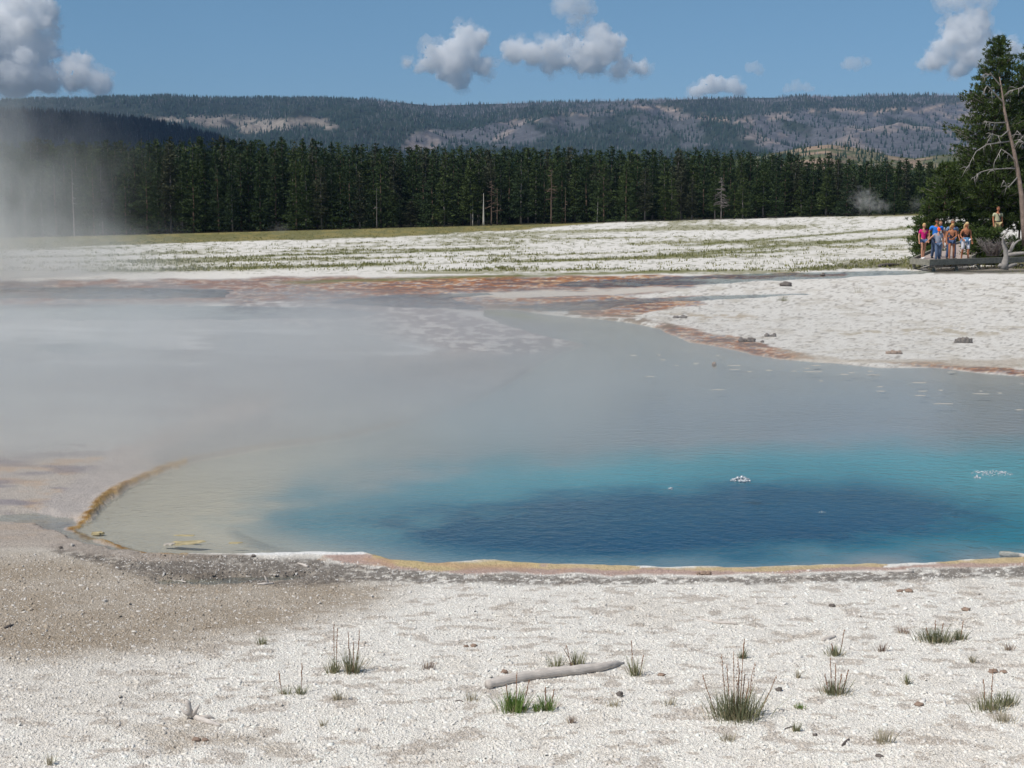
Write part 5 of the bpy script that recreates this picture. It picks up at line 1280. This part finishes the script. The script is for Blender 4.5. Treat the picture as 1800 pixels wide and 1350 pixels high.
# ============================================================ clouds (lumpy bodies of water vapour, far beyond the hills)
def cloud_mat(name, dens):
    m, t, out = mat(name); v = N(t, 'ShaderNodeVolumePrincipled'); v.inputs['Color'].default_value = (1, 1, 1, 1); v.inputs['Density'].default_value = dens; v.inputs['Anisotropy'].default_value = -0.35
    L(t, v.outputs[0], out.inputs['Volume']); return m
M_cloudthin = cloud_mat('thin_cloud_vapour', 0.0030); M_fringe = cloud_mat('fringe_vapour', 0.005); M_cloud = cloud_mat('cloud_vapour', 0.016)
tex1 = bpy.data.textures.new('puffs', 'CLOUDS'); tex1.noise_scale = 150; tex1.noise_depth = 2
tex2 = bpy.data.textures.new('puffs_fine', 'CLOUDS'); tex2.noise_scale = 34; tex2.noise_depth = 3
tex3 = bpy.data.textures.new('puffs_tiny', 'CLOUDS'); tex3.noise_scale = 20; tex3.noise_depth = 3
YC = 9500.0
def cloud(label, puffs, m=None, Y=YC, vox=8.5, seed=0, amp=1.0):
    m = m or M_cloud; q = random.Random(seed); base = AT(puffs[0][0], puffs[0][1], Y); b = MB(); k = Y / F_PX
    for (x, y, r) in puffs:
        c = AT(x, y, Y) - base
        b.ball(c, (r * k, r * k * .8, r * k * .8), 0, 14, 10)
        for _ in range(11):
            a = q.uniform(-.5, 3.64); d = Vector((math.cos(a), q.uniform(-.9, .6), math.sin(a)))
            c2 = c + d * r * k * .74; r2 = r * k * q.uniform(.26, .46); b.ball(c2, r2, 0, 9, 7)
            for _ in range(5):
                d3 = (d + Vector((q.uniform(-1, 1), q.uniform(-1, 1), q.uniform(-1, 1)))).normalized(); b.ball(c2 + d3 * r2 * .85, r2 * q.uniform(.25, .5), 0, 7, 5)
    thin = m is M_cloudthin
    o = b.build('cloud', m, None, base)
    rm = o.modifiers.new('merge', 'REMESH'); rm.mode = 'VOXEL'; rm.voxel_size = vox; rm.use_smooth_shade = True
    for tx, st, ml in ((tex1, 60 * amp, .5), (tex2, 34 * amp, .5), (tex3, 34 * amp, .5)):
        dm = o.modifiers.new('billow', 'DISPLACE'); dm.texture = tx; dm.strength = st; dm.mid_level = ml
        dm.texture_coords = 'GLOBAL'
    # the ragged thin fringe round the dense body
    fo = link('fringe', o.data.copy(), o); fo.data.materials.clear(); fo.data.materials.append(M_fringe)
    rm = fo.modifiers.new('merge', 'REMESH'); rm.mode = 'VOXEL'; rm.voxel_size = vox * 1.3
    for tx, st in ((tex1, 220 * amp), (tex2, 120 * amp), (tex3, 60 * amp)):
        dm = fo.modifiers.new('billow', 'DISPLACE'); dm.texture = tx; dm.strength = st; dm.mid_level = .47; dm.texture_coords = 'GLOBAL'
    tag(o, label, 'cloud'); return o
cloud('bright heaped cloud left of centre above the ridge', [(800, 105, 30), (770, 112, 24), (830, 75, 26), (815, 60, 16), (845, 65, 14), (755, 120, 16), (740, 122, 10), (790, 125, 26), (840, 115, 22), (715, 112, 6), (810, 140, 20)], seed=1)
cloud('wide heaped cloud right of centre with a bright tower', [(1060, 90, 30), (1055, 62, 22), (1085, 75, 16), (1020, 100, 26), (980, 100, 26), (940, 98, 22), (905, 95, 20), (890, 82, 12), (1000, 78, 18), (1100, 110, 16), (1125, 122, 12), (1090, 126, 14), (960, 118, 14), (1040, 112, 22)], seed=2)
cloud('small pale cloud above the wide heaped one at the top edge', [(1010, 6, 24), (990, 12, 16), (1035, 10, 16), (1010, 32, 12), (1005, 55, 9)], M_cloudthin, seed=3, amp=.8)
cloud('large cloud bank at the upper left corner', [(20, 70, 50), (-30, 60, 60), (70, 30, 26), (85, 20, 20), (60, 8, 22), (95, 60, 12), (90, 95, 16), (30, 130, 50), (80, 140, 30), (140, 110, 16), (120, 118, 16), (130, 140, 26), (175, 150, 20), (-80, 90, 70), (20, 15, 26), (160, 140, 18)], seed=4)
cloud('leaning tower cloud beside the tall pine', [(1690, 60, 28), (1712, 40, 24), (1705, 28, 14), (1665, 90, 26), (1640, 108, 18), (1622, 115, 11), (1700, 95, 30), (1730, 70, 18), (1690, 120, 22), (1730, 105, 22)], seed=5)
cloud('grey cloud shred at the top edge above the leaning tower cloud', [(1690, -4, 24), (1660, -2, 16), (1725, -2, 16)], M_cloudthin, seed=6, amp=.7)
cloud('small bright cloud just above the ridge right of centre', [(1255, 150, 18), (1240, 155, 14), (1225, 163, 10), (1280, 152, 14), (1300, 160, 12), (1265, 142, 9)], seed=7, amp=.6)
cloud('small cloud peeping out behind the top of the tall pine', [(1780, 92, 16), (1795, 98, 14), (1745, 96, 10), (1770, 105, 14)], seed=8, amp=.6)
cloud('thin pale wisp midway between the ridge cloud and the leaning cloud', [(1328, 116, 10), (1335, 125, 9), (1320, 120, 7)], M_cloudthin, seed=9, amp=.4)
cloud('faint double wisp left of the leaning tower cloud', [(1500, 112, 12), (1515, 102, 7), (1485, 115, 9), (1525, 112, 7)], M_cloudthin, seed=10, amp=.4)
cloud('faint flat wisp low over the ridge', [(1400, 155, 10), (1420, 156, 9), (1385, 157, 8)], M_cloudthin, seed=11, amp=.4)
# the cloud overhead whose shadow lies on the nearer left hill
M_cs = simple('cloud_white', (0.85, 0.85, 0.87), 1.0, 0.02, .01)
hcen = Vector((-760, 2330, 110)); up = 1500.0
cpos = hcen + sdir * (up / sdir.z)
b = MB(); q = random.Random(12)
for i in range(26): b.ball((q.uniform(-720, 620), q.uniform(-560, 480), q.uniform(-40, 60)), (q.uniform(170, 260), q.uniform(150, 230), q.uniform(60, 120)), 0, 14, 10)
o = b.build('cloud', M_cs, None, cpos); rm = o.modifiers.new('merge', 'REMESH'); rm.mode = 'VOXEL'; rm.voxel_size = 30
tag(o, 'flat white cloud high overhead that shades the nearer left hill', 'cloud')

# ============================================================ steam
def steam_mat(name, build, aniso=0.68):
    m, t, out = mat(name); v = N(t, 'ShaderNodeVolumePrincipled'); v.inputs['Color'].default_value = (.985, .975, .935, 1); v.inputs['Anisotropy'].default_value = aniso
    geo = N(t, 'ShaderNodeNewGeometry'); L(t, build(t, geo.outputs['Position']), v.inputs['Density']); L(t, v.outputs[0], out.inputs['Volume']); return m
def box_volume(name, lo, hi, m, label):
    b = MB(); c = [(a + b_) / 2 for a, b_ in zip(lo, hi)]; b.box((0, 0, 0), [b_ - a for a, b_ in zip(lo, hi)])
    o = b.build(name, m, None, c, smooth=False); tag(o, label, 'steam', kind='stuff'); return o
def pool_steam(t, pos):
    sp = N(t, 'ShaderNodeSeparateXYZ'); L(t, pos, sp.inputs[0]); X, Y, Z = sp.outputs
    u = math_(t, 'DIVIDE', X, Y)                          # drifts away to the left of the pool
    ml = mapr(t, u, 0.10, -0.14, 0.0, 1.0); ml2 = mapr(t, u, 0.45, 0.05, 0.0, 1.0)
    my = math_(t, 'MULTIPLY', mapr(t, Y, 12.8, 17.5, 0, 1), mapr(t, Y, 42, 23, 0, 1))
    a = math_(t, 'ADD', math_(t, 'MULTIPLY', ml, 0.85), math_(t, 'MULTIPLY', math_(t, 'MULTIPLY', ml2, mapr(t, Y, 14.5, 20.0, 0, 1)), 0.20))
    n = noise_(t, pos, 0.36, 5, .62); n = mapr(t, n, .38, .62, .12, 1.65)
    zf = mapr(t, Z, 0.0, 1.35, 1.0, 0.0); zf = math_(t, 'MULTIPLY', zf, zf)
    return math_(t, 'MULTIPLY', math_(t, 'MULTIPLY', math_(t, 'MULTIPLY', a, my), math_(t, 'MULTIPLY', n, zf)), 0.80)
def plume_steam(t, pos):
    sp = N(t, 'ShaderNodeSeparateXYZ'); L(t, pos, sp.inputs[0]); X, Y, Z = sp.outputs
    mp = N(t, 'ShaderNodeMapping'); mp.inputs['Scale'].default_value = (1, 1, .55); L(t, pos, mp.inputs[0])
    n = noise_(t, mp.outputs[0], 0.34, 5, .65)
    n_b = noise_(t, mp.outputs[0], 0.13, 3, .6)
    e_ = math_(t, 'ADD', math_(t, 'ADD', X, math_(t, 'MULTIPLY', math_(t, 'SUBTRACT', n, .5), 12.0)), math_(t, 'MULTIPLY', math_(t, 'SUBTRACT', n_b, .5), 14.0))
    e_ = math_(t, 'SUBTRACT', e_, mapr(t, Z, 0.0, 2.6, 3.0, 0.0))
    mx_ = mapr(t, e_, -15.4, -20.0, 0, 1)
    top = mapr(t, math_(t, 'ADD', Z, math_(t, 'MULTIPLY', math_(t, 'SUBTRACT', n, .5), -13)), 7.6, 2.0, 0, 1)
    ends = math_(t, 'MULTIPLY', mapr(t, Y, 47, 51, 0, 1), mapr(t, Y, 64, 58, 0, 1))
    return math_(t, 'MULTIPLY', math_(t, 'MULTIPLY', math_(t, 'MULTIPLY', mx_, top), ends), math_(t, 'MULTIPLY', mapr(t, n, .40, .62, .12, 1.6), 0.23))
def puff_steam(cx, cy_, cz, rx, ry, rz_, d):
    def f(t, pos):
        mp = N(t, 'ShaderNodeMapping'); mp.inputs['Location'].default_value = (-cx / rx, -cy_ / ry, -cz / rz_); mp.inputs['Scale'].default_value = (1 / rx, 1 / ry, 1 / rz_); L(t, pos, mp.inputs[0])
        ln = N(t, 'ShaderNodeVectorMath', operation='LENGTH'); L(t, mp.outputs[0], ln.inputs[0]); n = noise_(t, pos, 3.6 / rx, 5, .65)
        r_ = math_(t, 'ADD', ln.outputs['Value'], math_(t, 'MULTIPLY', math_(t, 'SUBTRACT', n, .5), 3.4))
        return math_(t, 'MULTIPLY', mapr(t, r_, .85, .1, 0, 1), d)
    return f
box_volume('steam', (-22, 12.5, -.2), (13, 46.5, 1.36), steam_mat('pool_steam', pool_steam), 'low steam drifting off the pool to the left')
box_volume('steam', (-34, 46.8, -.2), (-6.0, 64.5, 9.2), steam_mat('column_steam', plume_steam), 'tall steam column rising at the far left in front of the treeline')
for (px, py, Y, w_, h_, d, lb) in ((1520, 352, 205, 30, 26, .22, 'small white steam plume rising at the edge of the far field'), (1545, 362, 206, 26, 14, .18, 'low steam puff right of the small white plume'), (1612, 358, 205, 18, 16, .12, 'faint steam puff beside the young pine'),
                                   (492, 404, 175, 24, 16, .10, 'faint steam puff over the meadow strip left of centre'), (294, 426, 140, 18, 12, .12, 'tiny steam puff over the field edge near the steam column')):
    c = AT(px, py, Y); k = Y / F_PX; rx, rz_ = w_ * k, h_ * k
    box_volume('steam', (c.x - rx, Y - rx * .7, c.z - rz_), (c.x + rx, Y + rx * .7, c.z + rz_), steam_mat('puff', puff_steam(c.x, Y, c.z, rx, rx * .7, rz_, d * .8), 0.1), lb)

# ============================================================ haze
mh, th_, oh = mat('thin_air'); vh = N(th_, 'ShaderNodeVolumePrincipled'); vh.inputs['Color'].default_value = (.42, .62, 1, 1); vh.inputs['Density'].default_value = 4.4e-5; vh.inputs['Anisotropy'].default_value = 0.0
L(th_, vh.outputs[0], oh.inputs['Volume'])
b = MB(); b.box((0, 0, 0), (15800, 7400, 560)); o = b.build('haze', mh, None, (0, 3050, 230), smooth=False); o['kind'] = 'stuff'
#END
